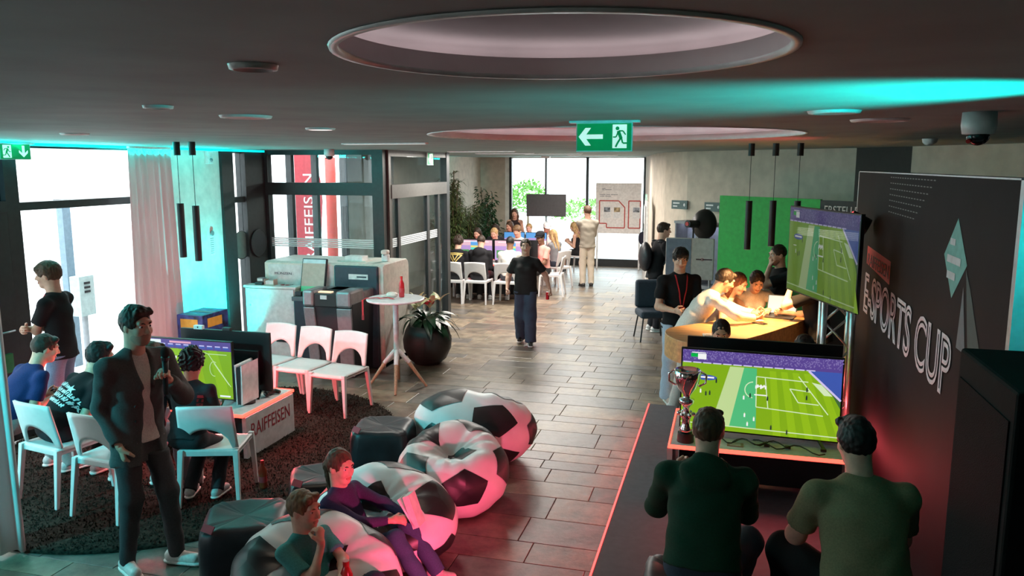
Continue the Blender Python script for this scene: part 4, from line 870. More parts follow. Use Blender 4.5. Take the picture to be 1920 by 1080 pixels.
def led_table(label, x0, x1, y0, y1, z, h, text=True, e=9.0):
    t = thing('gaming_table', label, 'table', ((x0 + x1) / 2, (y0 + y1) / 2, z)); a, c = (x1 - x0) / 2, (y1 - y0) / 2
    MB().box(-a, a, -c, c, h - .03, h).build('table_top', m_tab, t)
    for s in (-1, 1): p = MB().box(s * a - .02, s * a + .02, -c + .02, c - .02, 0, h - .03).build('side_panel', m_tab, t)
    MB().box(-a + .05, a - .05, -.02, .02, .03, h - .03).build('centre_panel', m_black, t)
    for n_, q in (('led_strip', (-a, a, -c - .012, -c, h - .022, h + .004)), ('led_strip', (-a, a, c, c + .012, h - .022, h + .004)), ('led_strip', (a, a + .012, -c - .012, c + .012, h - .022, h + .004)), ('led_strip', (-a - .012, -a, -c - .012, c + .012, h - .022, h + .004))): MB().box(*q).build(n_, m_led, t)
    for loc, rot, sz, ee in (((0, -c - .016, h - .008), (rad(-90), 0, 0), (2 * a, .02), e), ((0, c + .016, h - .008), (rad(90), 0, 0), (2 * a, .02), e), ((a + .016, 0, h - .008), (0, rad(-90), 0), (.02, 2 * c), e * .5)):
        l = lamp('AREA', 'led_lamp', loc, ee, (1, .10, .12), shape='RECTANGLE', size=sz[0], size_y=sz[1]); l.rotation_euler = rot; l.parent = t
    if text: lettering('raiff', m_redtxt, (a + .0205, -c + .10, .18), (0, 1, 0), (0, 0, 1), c * 2 - .2, .13, .002, t)
    return t
# left station
led_table('white gaming table with red lit edge and red lettering on its side', -5.75, -4.19, 6.02, 6.88, RZ_, .42, e=24)
tv('television', 'lit screen with a football match on the table on the rug', (-4.92, 6.26, RZ_ + .42), 0, .96, .545, match_picture(.96, .545, .75, 1))
tv('television', 'black screen seen from its back, standing behind the lit one on the rug table', (-4.74, 6.62, RZ_ + .42), rad(180), .98, .56, match_picture(.98, .56, .75, 1), feet=.07)
t = thing('game_console', 'white upright game console beside the lit screen', 'console', (-4.36, 6.37, RZ_ + .42)); b = MB(); b.box(-.018, .018, -.13, .13, .02, .38); b.build('core', m_black, t)
for s in (-1, 1):
    b = MB(); b.add([(s * .02, -.14, .015), (s * .02, .14, .015), (s * .026, .145, .40), (s * .026, -.13, .39), (s * .032, -.13, .02), (s * .032, .13, .02), (s * .038, .14, .41), (s * .038, -.135, .40)], [(0, 1, 2, 3), (7, 6, 5, 4), (0, 4, 5, 1), (1, 5, 6, 2), (2, 6, 7, 3), (3, 7, 4, 0)]); b.build('side_plate', m_trim, t)
MB().cyl((0, 0, 0), (0, 0, .02), .07, n=24).build('stand', m_black, t)
def pad(label, loc, rz):
    t = thing('game_controller', label, 'controller', loc, rz); b = MB(); b.box(-.05, .05, -.028, .028, .012, .045)
    for s in (-1, 1): b.cyl((s * .05, .012, .03), (s * .075, -.055, .022), .024, .017, 12)
    b.build('shell', m_black, t, bevel=.006)
    for s in (-1, 1): MB().cyl((s * .024, -.012, .045), (s * .024, -.012, .058), .011, n=12).build('thumb_stick', m_grey, t)
    for k in range(4): MB().cyl((.052 + .011 * math.cos(k * 1.57), .010 + .011 * math.sin(k * 1.57), .043), (.052 + .011 * math.cos(k * 1.57), .010 + .011 * math.sin(k * 1.57), .049), .004, n=8).build('button', m_trim, t)
pad('black game controller lying on the far corner of the rug table', (-4.42, 6.76, RZ_ + .42), .4); pad('black game controller beside the console on the rug table', (-4.30, 6.66, RZ_ + .42), 1.2)
t = thing('streaming_box', 'small white box on top of the black screen back', 'box', (-5.02, 6.585, RZ_ + 1.066)); MB().box(-.05, .05, -.02, .02, -.004, .035).build('shell', m_trim, t, bevel=.004); MB().cyl((0, -.022, .018), (0, -.02, .018), .008).build('lens', m_black, t)
t = thing('webcam', 'small black camera clipped on the black screen', 'camera', (-4.70, 6.585, RZ_ + 1.066)); MB().box(-.045, .045, -.02, .02, -.004, .03).build('shell', m_black, t, bevel=.005); MB().cyl((0, .02, .015), (0, .024, .015), .01).build('lens', mat('lens_glass', (.02, .02, .04), .1, bump=0), t)
t = thing('storage_cube', 'plain dark grey cube under the blue printed box', 'cube', (-6.20, 8.22, 0)); MB().box(-.20, .20, -.24, .24, .02, .50).build('carcass', m_grey, t, bevel=.006)
for sx in (-1, 1):
    for sy in (-1, 1): MB().cyl((sx * .16, sy * .2, 0), (sx * .16, sy * .2, .02), .02).build('foot', m_black, t)
t = thing('storage_box', 'blue printed cardboard box with a yellow label beside the cyan wall', 'box', (-6.20, 8.22, .50)); m_bb = mat('box_blue', (.03, .07, .28), .5, var=.5, scale=9)
MB().box(-.18, .18, -.25, .25, 0, .42).build('carton', m_bb, t, bevel=.004); MB().box(.181, .184, -.16, .12, .26, .37).build('label_patch', mat('label_yellow', (.65, .48, .06), .6, bump=0), t); MB().box(-.13, .11, -.253, -.25, .26, .37).build('label_patch', mat('label_yellow', (.65, .48, .06), .6), t); MB().box(-.18, .18, -.02, .02, .421, .423).build('tape', m_grey, t)
def bottle(label, loc, liquid=(.55, .03, .03), s=1.0, name='drink_bottle'):
    t = thing(name, label, 'bottle', loc); MB().lathe([(.001, 0), (.030 * s, .002), (.033 * s, .02 * s), (.031 * s, .10 * s), (.033 * s, .13 * s), (.031 * s, .16 * s), (.013 * s, .205 * s), (.013 * s, .225 * s)], 18).build('body', mat('bottle_%s' % str(liquid), liquid, .12, bump=0, coat=.6), t, smooth=True)
    MB().cyl((0, 0, .222 * s), (0, 0, .245 * s), .0155 * s, n=16).build('cap', mat('cap_red', (.5, .02, .02), .4), t); MB().lathe([(.0338 * s, .06 * s), (.0338 * s, .11 * s)], 18).build('label_band', mat('bottle_label', (.45, .04, .05), .5), t, smooth=True)
bottle('red drink bottle standing on the rug beside the side panel of the rug table', (-3.66, 5.50, RZ_ - .004), (.30, .05, .02))

# ------------------------------------------------------------------ black cube poufs
m_nylon = mat('black_nylon', (.016, .017, .022), .42, var=.2, scale=7, bump=.3, spec=.5)
def pouf(label, loc, rz, w=.48, h=.46, top_dent=.04, text=False):
    t = thing('cube_pouf', label, 'pouf', loc, rz); L = Lay(0, k=.0); n = 26; b = MB(); vs = []; fs = []
    q = random.Random(int(abs(loc[0] * 100)))
    for k in range(n + 1):
        ph = math.pi * k / n
        for j in range(36):
            th = 2 * math.pi * j / 36; e = .32; c_, s_ = math.cos(th), math.sin(th); cp_, sp_ = math.cos(ph), math.sin(ph)
            f = lambda v: math.copysign(abs(v) ** e, v)
            x = w / 2 * f(sp_) * f(c_); y = w / 2 * f(sp_) * f(s_); z = h / 2 * -f(cp_) + h / 2; rr = max(abs(x), abs(y)) / (w / 2)
            if z > h * .9: z -= top_dent * (1 - rr ** 2)
            bul = 1 + .05 * math.sin(math.pi * z / h) + .012 * math.sin(9 * th + 14 * z) + .008 * math.sin(21 * th - 20 * z); vs.append((x * bul, y * bul, max(0, z + .006 * math.sin(13 * th) * rr)))
    b.add(vs, [(k * 36 + j, k * 36 + (j + 1) % 36, (k + 1) * 36 + (j + 1) % 36, (k + 1) * 36 + j) for k in range(n) for j in range(36)]); b.build('cover', m_nylon, t, smooth=True)
    MB().bar((-w * .44, -w * .40, h * .985), (-w * .30, -w * .50, h * .97), .05, .006, up=(-.5, -.6, .6)).build('brand_tab', mat('tab_red', (.35, .02, .04), .6), t)
    if text: (MB().box(-w * .36, w * .10, -w * .548, -w * .535, h * .86, h * .99).build('red_label', mat('tab_red', (.35, .02, .04), .6), t), lettering('boy', mat('tab_white', (.8, .8, .8), .6, bump=0), (-w * .14, -w * .549, h * .89), (1, 0, 0), (0, 0, 1), w * .2, .045, .002, t))
    return t
pouf('black cube pouf standing between the two empty soccer bean bags', (-2.88, 6.20, 0), .2, .50, .46)
pouf('black cube pouf behind the person in purple', (-2.90, 5.12, 0), .5, .46, .42)
pouf('black cube pouf beside the person in the teal shirt', (-2.98, 4.26, 0), .45, .52, .47)

# ------------------------------------------------------------------ soccer bean bags
m_bw = mat('bag_white', (.70, .68, .69), .42, var=.03, scale=6, bump=.08, spec=.45); m_bk = mat('bag_black', (.012, .012, .014), .42, bump=.1, scale=8)
def icosa():
    g = (1 + 5 ** .5) / 2; vs = [Vector(v).normalized() for v in [(0, s1, s2 * g) for s1 in (-1, 1) for s2 in (-1, 1)] + [(s1, s2 * g, 0) for s1 in (-1, 1) for s2 in (-1, 1)] + [(s2 * g, 0, s1) for s1 in (-1, 1) for s2 in (-1, 1)]]; return vs
def bean_bag(label, loc, rz, R=(.46, .46, .33), dent=(0, -.35, 1), depth=.38, sig=.75, turn=(.3, .2, .5), back=(0, .8, .6), raise_=.12, seed=0):
    t = thing('soccer_bean_bag', label, 'bean bag', loc, rz, 'soccer ball bean bags'); dn = Vector(dent).normalized(); bk = Vector(back).normalized(); du_ = dn.orthogonal().normalized(); dv_ = dn.cross(du_)
    def S(d, off=0.0):
        a = d.angle(dn); r = 1 - depth * math.exp(-(a / sig) ** 3); r += raise_ * math.exp(-(d.angle(bk) / .55) ** 2)
        az = math.atan2(d.dot(dv_), d.dot(du_)); wr_ = math.exp(-((a - sig * 1.0) / .35) ** 2) * min(1, a / .5) ** 2
        r += .028 * wr_ * math.sin(11 * az + seed + 2 * math.sin(3 * az)) + .010 * math.sin(5 * az + 7 * d.z + seed) * min(1, a / .5) ** 2 + .006 * math.sin(14 * d.x + 9 * d.y + 11 * d.z)
        p = Vector((d.x * R[0], d.y * R[1], d.z * R[2])) * r; p += Vector((d.x, d.y, d.z)) * off; p.z += R[2] * .80
        if p.z < .03: p.z = .03 * math.exp((p.z - .03) * 6) * .98 if p.z < .03 else p.z
        return p
    n, k = 72, 44; b = MB(); vs = [S(Vector((math.sin(math.pi * i / k) * math.cos(2 * math.pi * j / n), math.sin(math.pi * i / k) * math.sin(2 * math.pi * j / n), -math.cos(math.pi * i / k)))) for i in range(k + 1) for j in range(n)]
    b.add(vs, [(i * n + j, i * n + (j + 1) % n, (i + 1) * n + (j + 1) % n, (i + 1) * n + j) for i in range(k) for j in range(n)]); b.build('cover', m_bw, t, smooth=True)
    Rm = (Matrix.Rotation(turn[2], 3, 'Z') @ Matrix.Rotation(turn[1], 3, 'Y') @ Matrix.Rotation(turn[0], 3, 'X'))
    IC = icosa()
    for v in IC:
        c = (Rm @ v).normalized()
        if c.z < -.62: continue
        nb5 = sorted(IC, key=lambda q_: (q_ - v).length)[1:6]; nb5 = [(Rm @ q_).normalized() for q_ in nb5]; u = (nb5[0] - c * nb5[0].dot(c)).normalized(); w = c.cross(u); nb5.sort(key=lambda q_: math.atan2(q_.dot(w), q_.dot(u)))
        cor = [(c + (x - c) * .40).normalized() for x in nb5]; pb = MB(); N = 6; idx = {}
        for s_ in range(5):
            A_, B_ = cor[s_], cor[(s_ + 1) % 5]
            vs = []; base = len(pb.v)
            for i in range(N + 1):
                for j in range(i + 1):
                    a_, b_ = (i - j) / N, j / N; vs.append(S((c * (1 - a_ - b_) + A_ * a_ + B_ * b_).normalized(), .0045))
            f = []; ix_ = lambda i, j: i * (i + 1) // 2 + j
            for i in range(N):
                for j in range(i + 1):
                    f.append((ix_(i, j), ix_(i + 1, j), ix_(i + 1, j + 1)))
                    if j < i: f.append((ix_(i, j), ix_(i + 1, j + 1), ix_(i, j + 1)))
            pb.add(vs, f)
        pb.build('pentagon_panel', m_bk, t, smooth=True)
    return t
bean_bag('empty soccer ball bean bag tipped against the pouf, farthest from the two sitters', (-2.18, 6.72, 0), rad(10), (.56, .44, .36), dent=(.2, .9, .75), depth=.28, sig=.7, turn=(.35, .5, .1), back=(-.7, -.3, .7), raise_=.16, seed=1)
bean_bag('empty soccer ball bean bag with a deep seat hollow behind the person in purple', (-2.04, 5.66, 0), 0, (.45, .45, .36), dent=(.05, -.22, 1), depth=.66, sig=.56, turn=(.95, .05, .55), back=(-.1, .85, .55), raise_=.22, seed=2)
bean_bag('soccer ball bean bag the person in purple sits on', (-2.22, 4.76, 0), 0, (.52, .43, .34), dent=(.0, -.55, .8), depth=.60, sig=.70, turn=(.2, .65, 1.0), back=(-.25, .7, .7), raise_=.12, seed=3)
bean_bag('soccer ball bean bag the person in the teal shirt sits on', (-2.28, 3.92, 0), 0, (.52, .43, .34), dent=(.25, -.45, .8), depth=.60, sig=.70, turn=(.9, .3, .2), back=(-.35, .6, .7), raise_=.12, seed=4)

# ------------------------------------------------------------------ bank machines
m_cab = mat('cabinet_white', (.66, .68, .68), .45, bump=.01); m_cream = mat('cabinet_cream', (.70, .66, .60), .45, bump=.01); m_pet = mat('petrol_metal', (.035, .055, .075), .4, .2, bump=.01); m_dk = mat('dark_machine', (.02, .022, .028), .4, bump=.01); m_sil = mat('silver_panel', (.28, .28, .30), .35, .5, bump=.01)
t = thing('service_cabinet', 'low white service cabinet with a door at the window post', 'cabinet', (-5.94, 9.30, 0))
MB().box(-.38, .38, .01, .16, .05, 1.06).build('body', m_cab, t); MB().box(-.40, .40, -.01, .17, 1.06, 1.09).build('top', m_cab, t, bevel=.004); MB().box(-.365, .365, -.012, .01, .07, 1.05).build('door', m_cab, t, bevel=.004); MB().box(.08, .27, -.02, -.011, .33, .39).build('grip_slot', m_black, t); MB().cyl((-.30, -.015, .82), (-.30, -.011, .82), .012).build('lock', m_steel, t); MB().box(-.36, .36, .02, .15, 0, .05).build('plinth', m_dk, t)
t = thing('bank_machine_housing', 'large cream housing with a rounded top behind the bank machines', 'housing', (-5.29, 9.95, 0)); b = MB()
prof = [(-.42, .0), (.44, .0), (.44, 1.30), (.42, 1.36), (.36, 1.40), (-.36, 1.40), (-.42, 1.38)]; b.add([(x, y, z) for x in (-.86, .92) for y, z in prof], [tuple(range(7))[::1], tuple(range(13, 6, -1))] + [(i, 7 + i, 7 + (i + 1) % 7, (i + 1) % 7) for i in range(7)]); b.build('shell', m_cream, t, bevel=.01)
MB().box(-.80, .18, -.425, -.421, 1.06, 1.36).build('front_sign', m_cab, t); lettering('munzen', m_pet, (-.70, -.427, 1.22), (1, 0, 0), (0, 0, 1), .26, .04, .002, t); MB().box(.22, .86, -.47, -.42, .0, 1.38).build('dark_front', m_pet, t, bevel=.02); MB().box(.44, .72, -.478, -.47, 1.20, 1.27).build('name_plate', m_trim, t); marks('plate_print', m_pet, (.56, -.480, 1.225), (1, 0, 0), .14, [(1,)], t, .02); MB().box(-.86, .92, -.41, .43, 0, .06).build('plinth', m_dk, t)
t = thing('coin_machine_screen', 'bank terminal with an upright tablet screen and green lit slot', 'terminal', (-5.36, 9.33, 0)); MB().box(-.18, .18, -.10, .18, .0, .92).build('pedestal', m_pet, t, bevel=.006); MB().box(-.19, .185, -.14, .18, .92, .98).build('desk', mat('desk_grey', (.10, .12, .14), .5), t, bevel=.008)
Mt = Matrix.Translation((.0, .08, .98)) @ Matrix.Rotation(rad(-14), 4, 'X'); b = MB(); b.box(-.185, .185, -.02, .02, 0, .49, M=Mt); b.build('screen_frame', m_dk, t, bevel=.012)
for z0, z1, mm, nm in ((.42, .475, mat('screen_head', (.35, .55, .58), .3, bump=0, emit=(.35, .6, .62), estr=.25), 'screen_header'), (.11, .42, mat('screen_beige', (.30, .29, .24), .3, bump=0, emit=(.40, .38, .30), estr=.25), 'screen'), (.02, .11, mat('slot_green', (.08, .40, .22), .3, bump=0, emit=(.05, .6, .25), estr=.3), 'lit_slot')): MB().box(-.168, .168, -.024, -.020, z0, z1, M=Mt).build(nm, mm, t)
for x in (-.17, .06): MB().box(x, x + .10, -.09, -.02, .98, 1.04).build('coin_tray', m_dk, t, bevel=.01)
t = thing('cash_machine', 'silver and black free standing cash machine beside the cream housing', 'cash machine', (-4.84, 9.12, 0)); b = MB(); b.add([(-.30, -.16, 0), (.30, -.16, 0), (.30, .38, 0), (-.30, .38, 0), (-.34, -.26, .98), (.34, -.26, .98), (.34, .38, .98), (-.34, .38, .98)], [(3, 2, 1, 0), (4, 5, 6, 7), (0, 1, 5, 4), (1, 2, 6, 5), (2, 3, 7, 6), (3, 0, 4, 7)]); b.build('body', m_dk, t, bevel=.01)
for x0, x1 in ((-.335, -.18), (.13, .335)):
    b = MB(); b.add([(x0 * .92, -.185, .02), (x1 * .92, -.185, .02), (x1, -.285, .92), (x0, -.285, .92), (x0 * .92, -.15, .02), (x1 * .92, -.15, .02), (x1, -.25, .92), (x0, -.25, .92)], [(0, 1, 2, 3), (7, 6, 5, 4), (0, 4, 5, 1), (1, 5, 6, 2), (2, 6, 7, 3), (3, 7, 4, 0)]); b.build('side_column', m_sil, t, bevel=.01)
    MB().box(x0, x1, -.30, .10, .93, 1.14).build('head_block', m_sil, t, bevel=.03)
MB().box(-.18, .13, -.275, .34, .93, 1.10).build('mouth', m_black, t, bevel=.01); MB().box(-.34, .34, .08, .38, .98, 1.10).build('rear_block', m_sil, t, bevel=.02); MB().box(-.09, .00, -.281, -.275, 1.03, 1.08).build('badge', m_cab, t); MB().box(-.16, .02, -.20, -.13, 1.10, 1.115).build('lit_bar', glow('warm_bar', (1, .7, .45), 1.2), t)
t = thing('card_terminal', 'small dark card terminal on the low white cabinet', 'card terminal', (-6.14, 9.42, 1.09)); MB().box(-.06, .06, -.07, .07, 0, .035).build('base', m_dk, t, bevel=.008); MB().box(-.05, .05, -.03, .06, .035, .09).build('keypad_block', m_grey, t, bevel=.01); MB().box(-.04, .04, -.032, -.03, .05, .08).build('display', m_cab, t)
t = thing('leaflet_holder', 'small beige leaflet tray beside the card terminal', 'tray', (-5.98, 9.40, 1.09)); MB().box(-.07, .07, -.05, .05, 0, .01).build('base', m_beige, t)
for s in (-1, 1): MB().box(s * .07 - .004, s * .07 + .004, -.05, .05, 0, .08).build('side', m_beige, t)
MB().box(-.06, .06, -.04, .04, .01, .06).build('leaflet_stack', m_cab, t)
t = thing('reading_glasses', 'red and dark spectacles lying on the low white cabinet', 'glasses', (-5.74, 9.36, 1.092)); 
for x in (-.035, .035): MB().tube([(x + .028 * math.cos(a), .02 * math.sin(a), .012) for a in [2 * math.pi * k / 14 for k in range(14)]], .004, 6, closed=True).build('rim', mat('glasses_red', (.35, .04, .04), .4), t, smooth=True); MB().tube([(x * 1.8, 0, .012), (x * 1.9, .1, .006)], .003, 6).build('temple', m_black, t)
t = thing('leaflet_box', 'white box of leaflets on the cream housing', 'box', (-4.95, 9.85, 1.40)); MB().box(-.20, .22, -.10, .12, 0, .012).build('tray', m_cream, t); MB().box(-.10, .16, -.08, .10, .012, .07).build('carton', m_trim, t); MB().box(-.06, .12, -.05, .07, .07, .074).build('leaflet', m_cab, t)
t = thing('sanitiser_dispenser', 'cream hand sanitiser dispenser on the corner of the cream housing', 'dispenser', (-4.50, 9.90, 1.40)); MB().box(-.05, .05, -.04, .04, 0, .10).build('bottle', m_trim, t, bevel=.015); b = MB(); b.box(-.05, .05, -.06, .04, .10, .16); b.build('pump_head', m_cream, t, bevel=.02); MB().cyl((0, -.06, .10), (0, -.06, .085), .01).build('nozzle', m_grey, t)
t = thing('barrier_post', 'slim chrome information post beside the planter', 'post', (-4.24, 10.36, 0)); MB().box(-.14, .14, -.10, .10, 0, .025).build('base', m_steel, t, bevel=.004); MB().cyl((0, 0, .025), (0, 0, .66), .018).build('stem', m_steel, t, smooth=False); MB().box(-.13, .10, -.02, .02, .66, .76).build('head', m_steel, t, bevel=.006)
# round disc on the glass; the second, dark disc models its reflection
for lbl, (x, y) in (('round frosted disc sticker on the narrow window pane by the cyan wall', (XL + .02, 9.86)), ('round dark disc modelling the reflection of the pane disc, beside the bank machines', (XL + .09, 10.20))):
    t = thing('round_disc', lbl, 'sign', (x, y, 1.57)); MB().cyl((0, 0, 0), (.012, 0, 0), .20, n=36).build('disc', mat('disc_grey', (.12, .13, .12), .4) if 'frosted' in lbl else m_dk, t); MB().tube([(.012, .20 * math.cos(a), .20 * math.sin(a)) for a in [2 * math.pi * k / 36 for k in range(36)]], .006, 6, closed=True).build('rim', m_frame, t)
t = thing('wall_speaker', 'small white wall sensor high on the cyan wall', 'sensor', (XL + .06, 9.15, 2.72)); MB().box(0, .06, -.05, .05, 0, .17).build('shell', m_trim, t, bevel=.008); MB().ball((.06, 0, .05), .025, 12, 8).build('lens', m_grey, t, smooth=True)
t = thing('wall_card', 'narrow white notice on the cyan wall below the sensor', 'notice', (XL + .06, 9.15, 1.50)); MB().box(0, .004, -.045, .045, 0, .27).build('sheet', m_trim, t); MB().cyl((.0, 0, .30), (.02, 0, .30), .035).build('knob', m_grey, t)
for k in range(8): MB().box(.004, .005, -.035, .035, .03 + k * .028, .038 + k * .028).build('printed_line', m_grey, t)

# ------------------------------------------------------------------ bistro table, planter
t = thing('bistro_table', 'tall white round bistro table with splayed wooden legs', 'table', (-3.85, 8.72, 0)); m_ash = mat('ash_wood', (.42, .27, .17), .5, var=.15, stretch=(6, 6, .6)); m_lil = mat('white_lacquer', (.68, .66, .68), .35, bump=0)
MB().lathe([(.001, 1.085), (.34, 1.085), (.35, 1.095), (.35, 1.105), (.34, 1.112), (.001, 1.112)], 48).build('table_top', m_lil, t, smooth=False); MB().cyl((0, 0, .40), (0, 0, 1.085), .034, .034, 20).build('column', m_lil, t, smooth=False); MB().cyl((0, 0, 1.06), (0, 0, 1.085), .12, .16, 20).build('top_plate', m_lil, t)
for k in range(4):
    a = rad(20 + 90 * k); b = MB(); b.cyl((.02 * math.cos(a), .02 * math.sin(a), .46), (.15 * math.cos(a), .15 * math.sin(a), .31), .030, .027, 10); b.build('leg_sleeve', m_lil, t); MB().cyl((.13 * math.cos(a), .13 * math.sin(a), .33), (.36 * math.cos(a), .36 * math.sin(a), 0.003), .026, .015, 10).build('leg', m_ash, t)
bottle('red drink bottle on the tall bistro table', (-3.80, 8.80, 1.112), (.5, .02, .03), 1.05)
t = thing('lanyard', 'red lanyard lying over the edge of the tall bistro table', 'lanyard', (-4.05, 8.60, 1.115)); m_lan = mat('lanyard_red', (.55, .02, .03), .6)
b = MB(); pts = [(.22, .02, .004), (.14, .05, .012), (.06, .00, .008), (.0, .03, .01), (-.06, -.01, .008), (-.12, -.03, .006)]
for p0, p1 in zip(pts[:-1], pts[1:]): b.bar(p0, p1, .03, .004)
b.build('strap', m_lan, t); b = MB(); b.bar((-.12, -.03, .004), (-.155, -.045, -.02), .025, .004); b.bar((-.155, -.045, -.015), (-.155, -.045, -.20), .022, .004, up=(0, 1, 0)); b.build('hanging_strap', m_lan, t); MB().box(-.17, -.14, -.05, -.04, -.26, -.20).build('tag', mat('tag_dark_red', (.3, .01, .02), .5), t)
t = thing('folded_cap', 'crumpled cream cap on the tall bistro table', 'cap', (-3.92, 8.78, 1.112)); MB().ball((0, 0, .03), (.075, .06, .035), 18, 10).build('crown', m_cream, t, smooth=True); MB().ball((-.07, -.02, .012), (.06, .05, .008), 14, 8).build('brim', m_cream, t, smooth=True)
pl = thing('flower_planter', 'large round black planter with white lilies and dark leaves', 'planter', (-3.93, 9.95, 0)); MB().lathe([(.001, 0), (.17, 0), (.26, .08), (.325, .22), (.335, .34), (.30, .47), (.26, .54), (.235, .54), (.26, .46), (.001, .46)], 40).build('pot', mat('pot_black', (.022, .019, .018), .55, bump=.05), pl, smooth=True); q = random.Random(8)
def leaf_mesh(L, W, bend, m, nm):
    b = MB(); vs = []
    for i in range(7):
        s = i / 6; w = W * math.sin(math.pi * (s * .93 + .05)) ** .8; y = L * s * (1 - .25 * bend * s); z = L * (.35 * s - bend * s * s); vs += [(-w, y, z + .012), (0, y, z), (w, y, z + .012)]
    b.add(vs, [(3 * i + j, 3 * i + j + 1, 3 * i + j + 4, 3 * i + j + 3) for i in range(6) for j in (0, 1)]); o = b.build(nm, m, pl, smooth=True); return o
m_lf = mat('leaf_dark', (.012, .035, .015), .35, var=.4); m_lily = mat('lily_cream', (.70, .68, .42), .5); lm = leaf_mesh(.34, .055, .9, m_lf, 'leaf')
for k in range(58):
    o = lm if k == 0 else lm.copy()
    if k: C.objects.link(o)
    a = q.uniform(0, 6.28); r = q.uniform(0, .18); o.location = (r * math.cos(a), r * math.sin(a), .50 + q.uniform(0, .16)); o.rotation_euler = (q.uniform(-.5, .7), q.uniform(-.3, .3), a - math.pi / 2); s = q.uniform(.75, 1.25); o.scale = (s, s, s)
lily = leaf_mesh(.22, .05, .35, m_lily, 'lily_petal')
for k in range(26):
    o = lily if k == 0 else lily.copy()
    if k: C.objects.link(o)
    g = k % 6; c = [(-.13, -.10), (-.04, -.16), (.10, -.06), (.02, .05), (-.16, .06), (.16, .08)][g]; a = q.uniform(0, 6.28); o.location = (c[0], c[1], .76 + .05 * (g % 3)); o.rotation_euler = (q.uniform(.2, 1.0), 0, a); s = q.uniform(.7, 1.05); o.scale = (s, s, s)
for k in range(5): a = k * 1.2; MB().ball((.06 * math.cos(a) + .02, .06 * math.sin(a), .86), .032, 10, 6).build('red_blossom', mat('blossom_red', (.6, .03, .06), .5), pl, smooth=True)

# ------------------------------------------------------------------ tall house plants
def houseplant(label, loc, h, seed, palm):
    t = thing('potted_plant', label, 'plant', loc); q = random.Random(seed); MB().lathe([(.001, 0), (.20, 0), (.26, .40), (.24, .42), (.22, .36), (.001, .36)], 28).build('pot', m_dk, t, smooth=True); b = MB(); st_ = MB()
    for k in range(18 if palm else 8):
        a = q.uniform(0, 6.28); r = q.uniform(.02, .18); top = h * q.uniform(.55, 1); ex = q.uniform(.05, .30) if palm else q.uniform(0, .12); P0 = Vector((r * math.cos(a), r * math.sin(a), .36)); P1 = Vector(((r + ex) * math.cos(a), (r + ex) * math.sin(a), top)); st_.tube([P0, (P0 + P1) / 2 + Vector((.03, 0, 0)), P1], .012, 6)
        for i in range(22 if palm else 120):
            f = i / (22 if palm else 120); c = P0.lerp(P1, .25 + .75 * f); ta = q.uniform(0, 6.28)
            if palm:
                for j in range(8):
                    aa = ta + (j - 3.5) * .28; L = q.uniform(.18, .32); d = Vector((math.cos(aa), math.sin(aa), q.uniform(.0, .7))).normalized(); s = Vector((-math.sin(aa), math.cos(aa), 0)); p1 = c + d * L * .55; p2 = c + d * L - Vector((0, 0, L * .35)); w = .013; b.add([c, p1 + s * w, p2, p1 - s * w], [(0, 1, 2, 3)])
            else:
                w_ = .34 * (1 - .72 * f); d = Vector((math.cos(ta), math.sin(ta), q.uniform(-.4, .3))).normalized(); c2 = c + d * q.uniform(.05, w_); s = d.cross(Vector((0, 0, 1))).normalized(); L = q.uniform(.09, .14); b.add([c2, c2 + d * L * .5 + s * .032, c2 + d * L - Vector((0, 0, .05)), c2 + d * L * .5 - s * .032], [(0, 1, 2, 3)])
    o = b.build('foliage', mat('palm_leaf' if palm else 'fig_leaf', (.075, .11, .035) if palm else (.022, .075, .025), .45, var=.35), t); o['kind'] = 'stuff'; st_.build('stems', mat('cane', (.09, .065, .03), .7), t)
houseplant('tall bamboo palm with thin leaves against the cyan lit back wall', (-6.05, 16.6, 0), 2.60, 3, True); houseplant('tall dense dark green fig plant beside the back window', (-6.05, 19.6, 0), 2.55, 4, False); houseplant('shorter light green palm between the two tall plants', (-6.1, 18.1, 0), 1.9, 9, True)

# ------------------------------------------------------------------ hanging screen, poster
t = tv('hanging_screen', 'blank dark grey screen hung from the ceiling before the back windows', (-4.33, 19.0, 1.47), rad(3), .96, .52, None, feet=0.0); t.children[1].data.materials[0] = mat('screen_grey', (.055, .055, .058), .35, bump=0)
MB().cyl((-.02, .05, .3), (-.02, .05, 1.45), .022, n=10).build('ceiling_pole', m_frame, t); MB().box(-.12, .08, -.03, .13, 1.40, 1.45).build('ceiling_plate', m_trim, t)
t = thing('poster_panel', 'white exhibition panel with red outlined frames and small pictures by the back window', 'poster', (-2.76, 20.6, 0)); MB().box(-.60, .58, -.01, .01, .94, 2.25).build('board', mat('poster_white', (.85, .82, .80), .6, bump=0), t)
for x in (-.55, .55): MB().box(x - .02, x + .02, -.012, .03, 0, .95).build('leg', m_trim, t)
m_pr = mat('poster_red', (.50, .06, .05), .6, bump=0)
def outline(pts, nm):
    b = MB()
    for a, c in zip(pts, pts[1:] + pts[:1]): b.bar((a[0], -.012, a[1]), (c[0], -.012, c[1]), .028, .003, up=(0, 1, 0))
    b.build(nm, m_pr, t)
outline([(-.50, 1.79), (.0, 1.79), (.16, 1.62), (.16, 1.09), (-.31, 1.09), (-.31, 1.20), (-.50, 1.20)], 'red_frame'); outline([(.26, 1.79), (.56, 1.79), (.56, 1.09), (.26, 1.09)], 'red_frame')
for x in (-.40, -.14, .36):
    b = MB().box(x, x + .2, -.014, -.010, 1.34, 1.64).build('picture_sheet', m_trim, t); MB().box(x + .02, x + .18, -.016, -.014, 1.50, 1.62).build('picture', mat('picture_%d' % int(x * 100), (.25, .28, .32) if x != -.14 else (.36, .28, .16), .6, var=.5, scale=14), b)
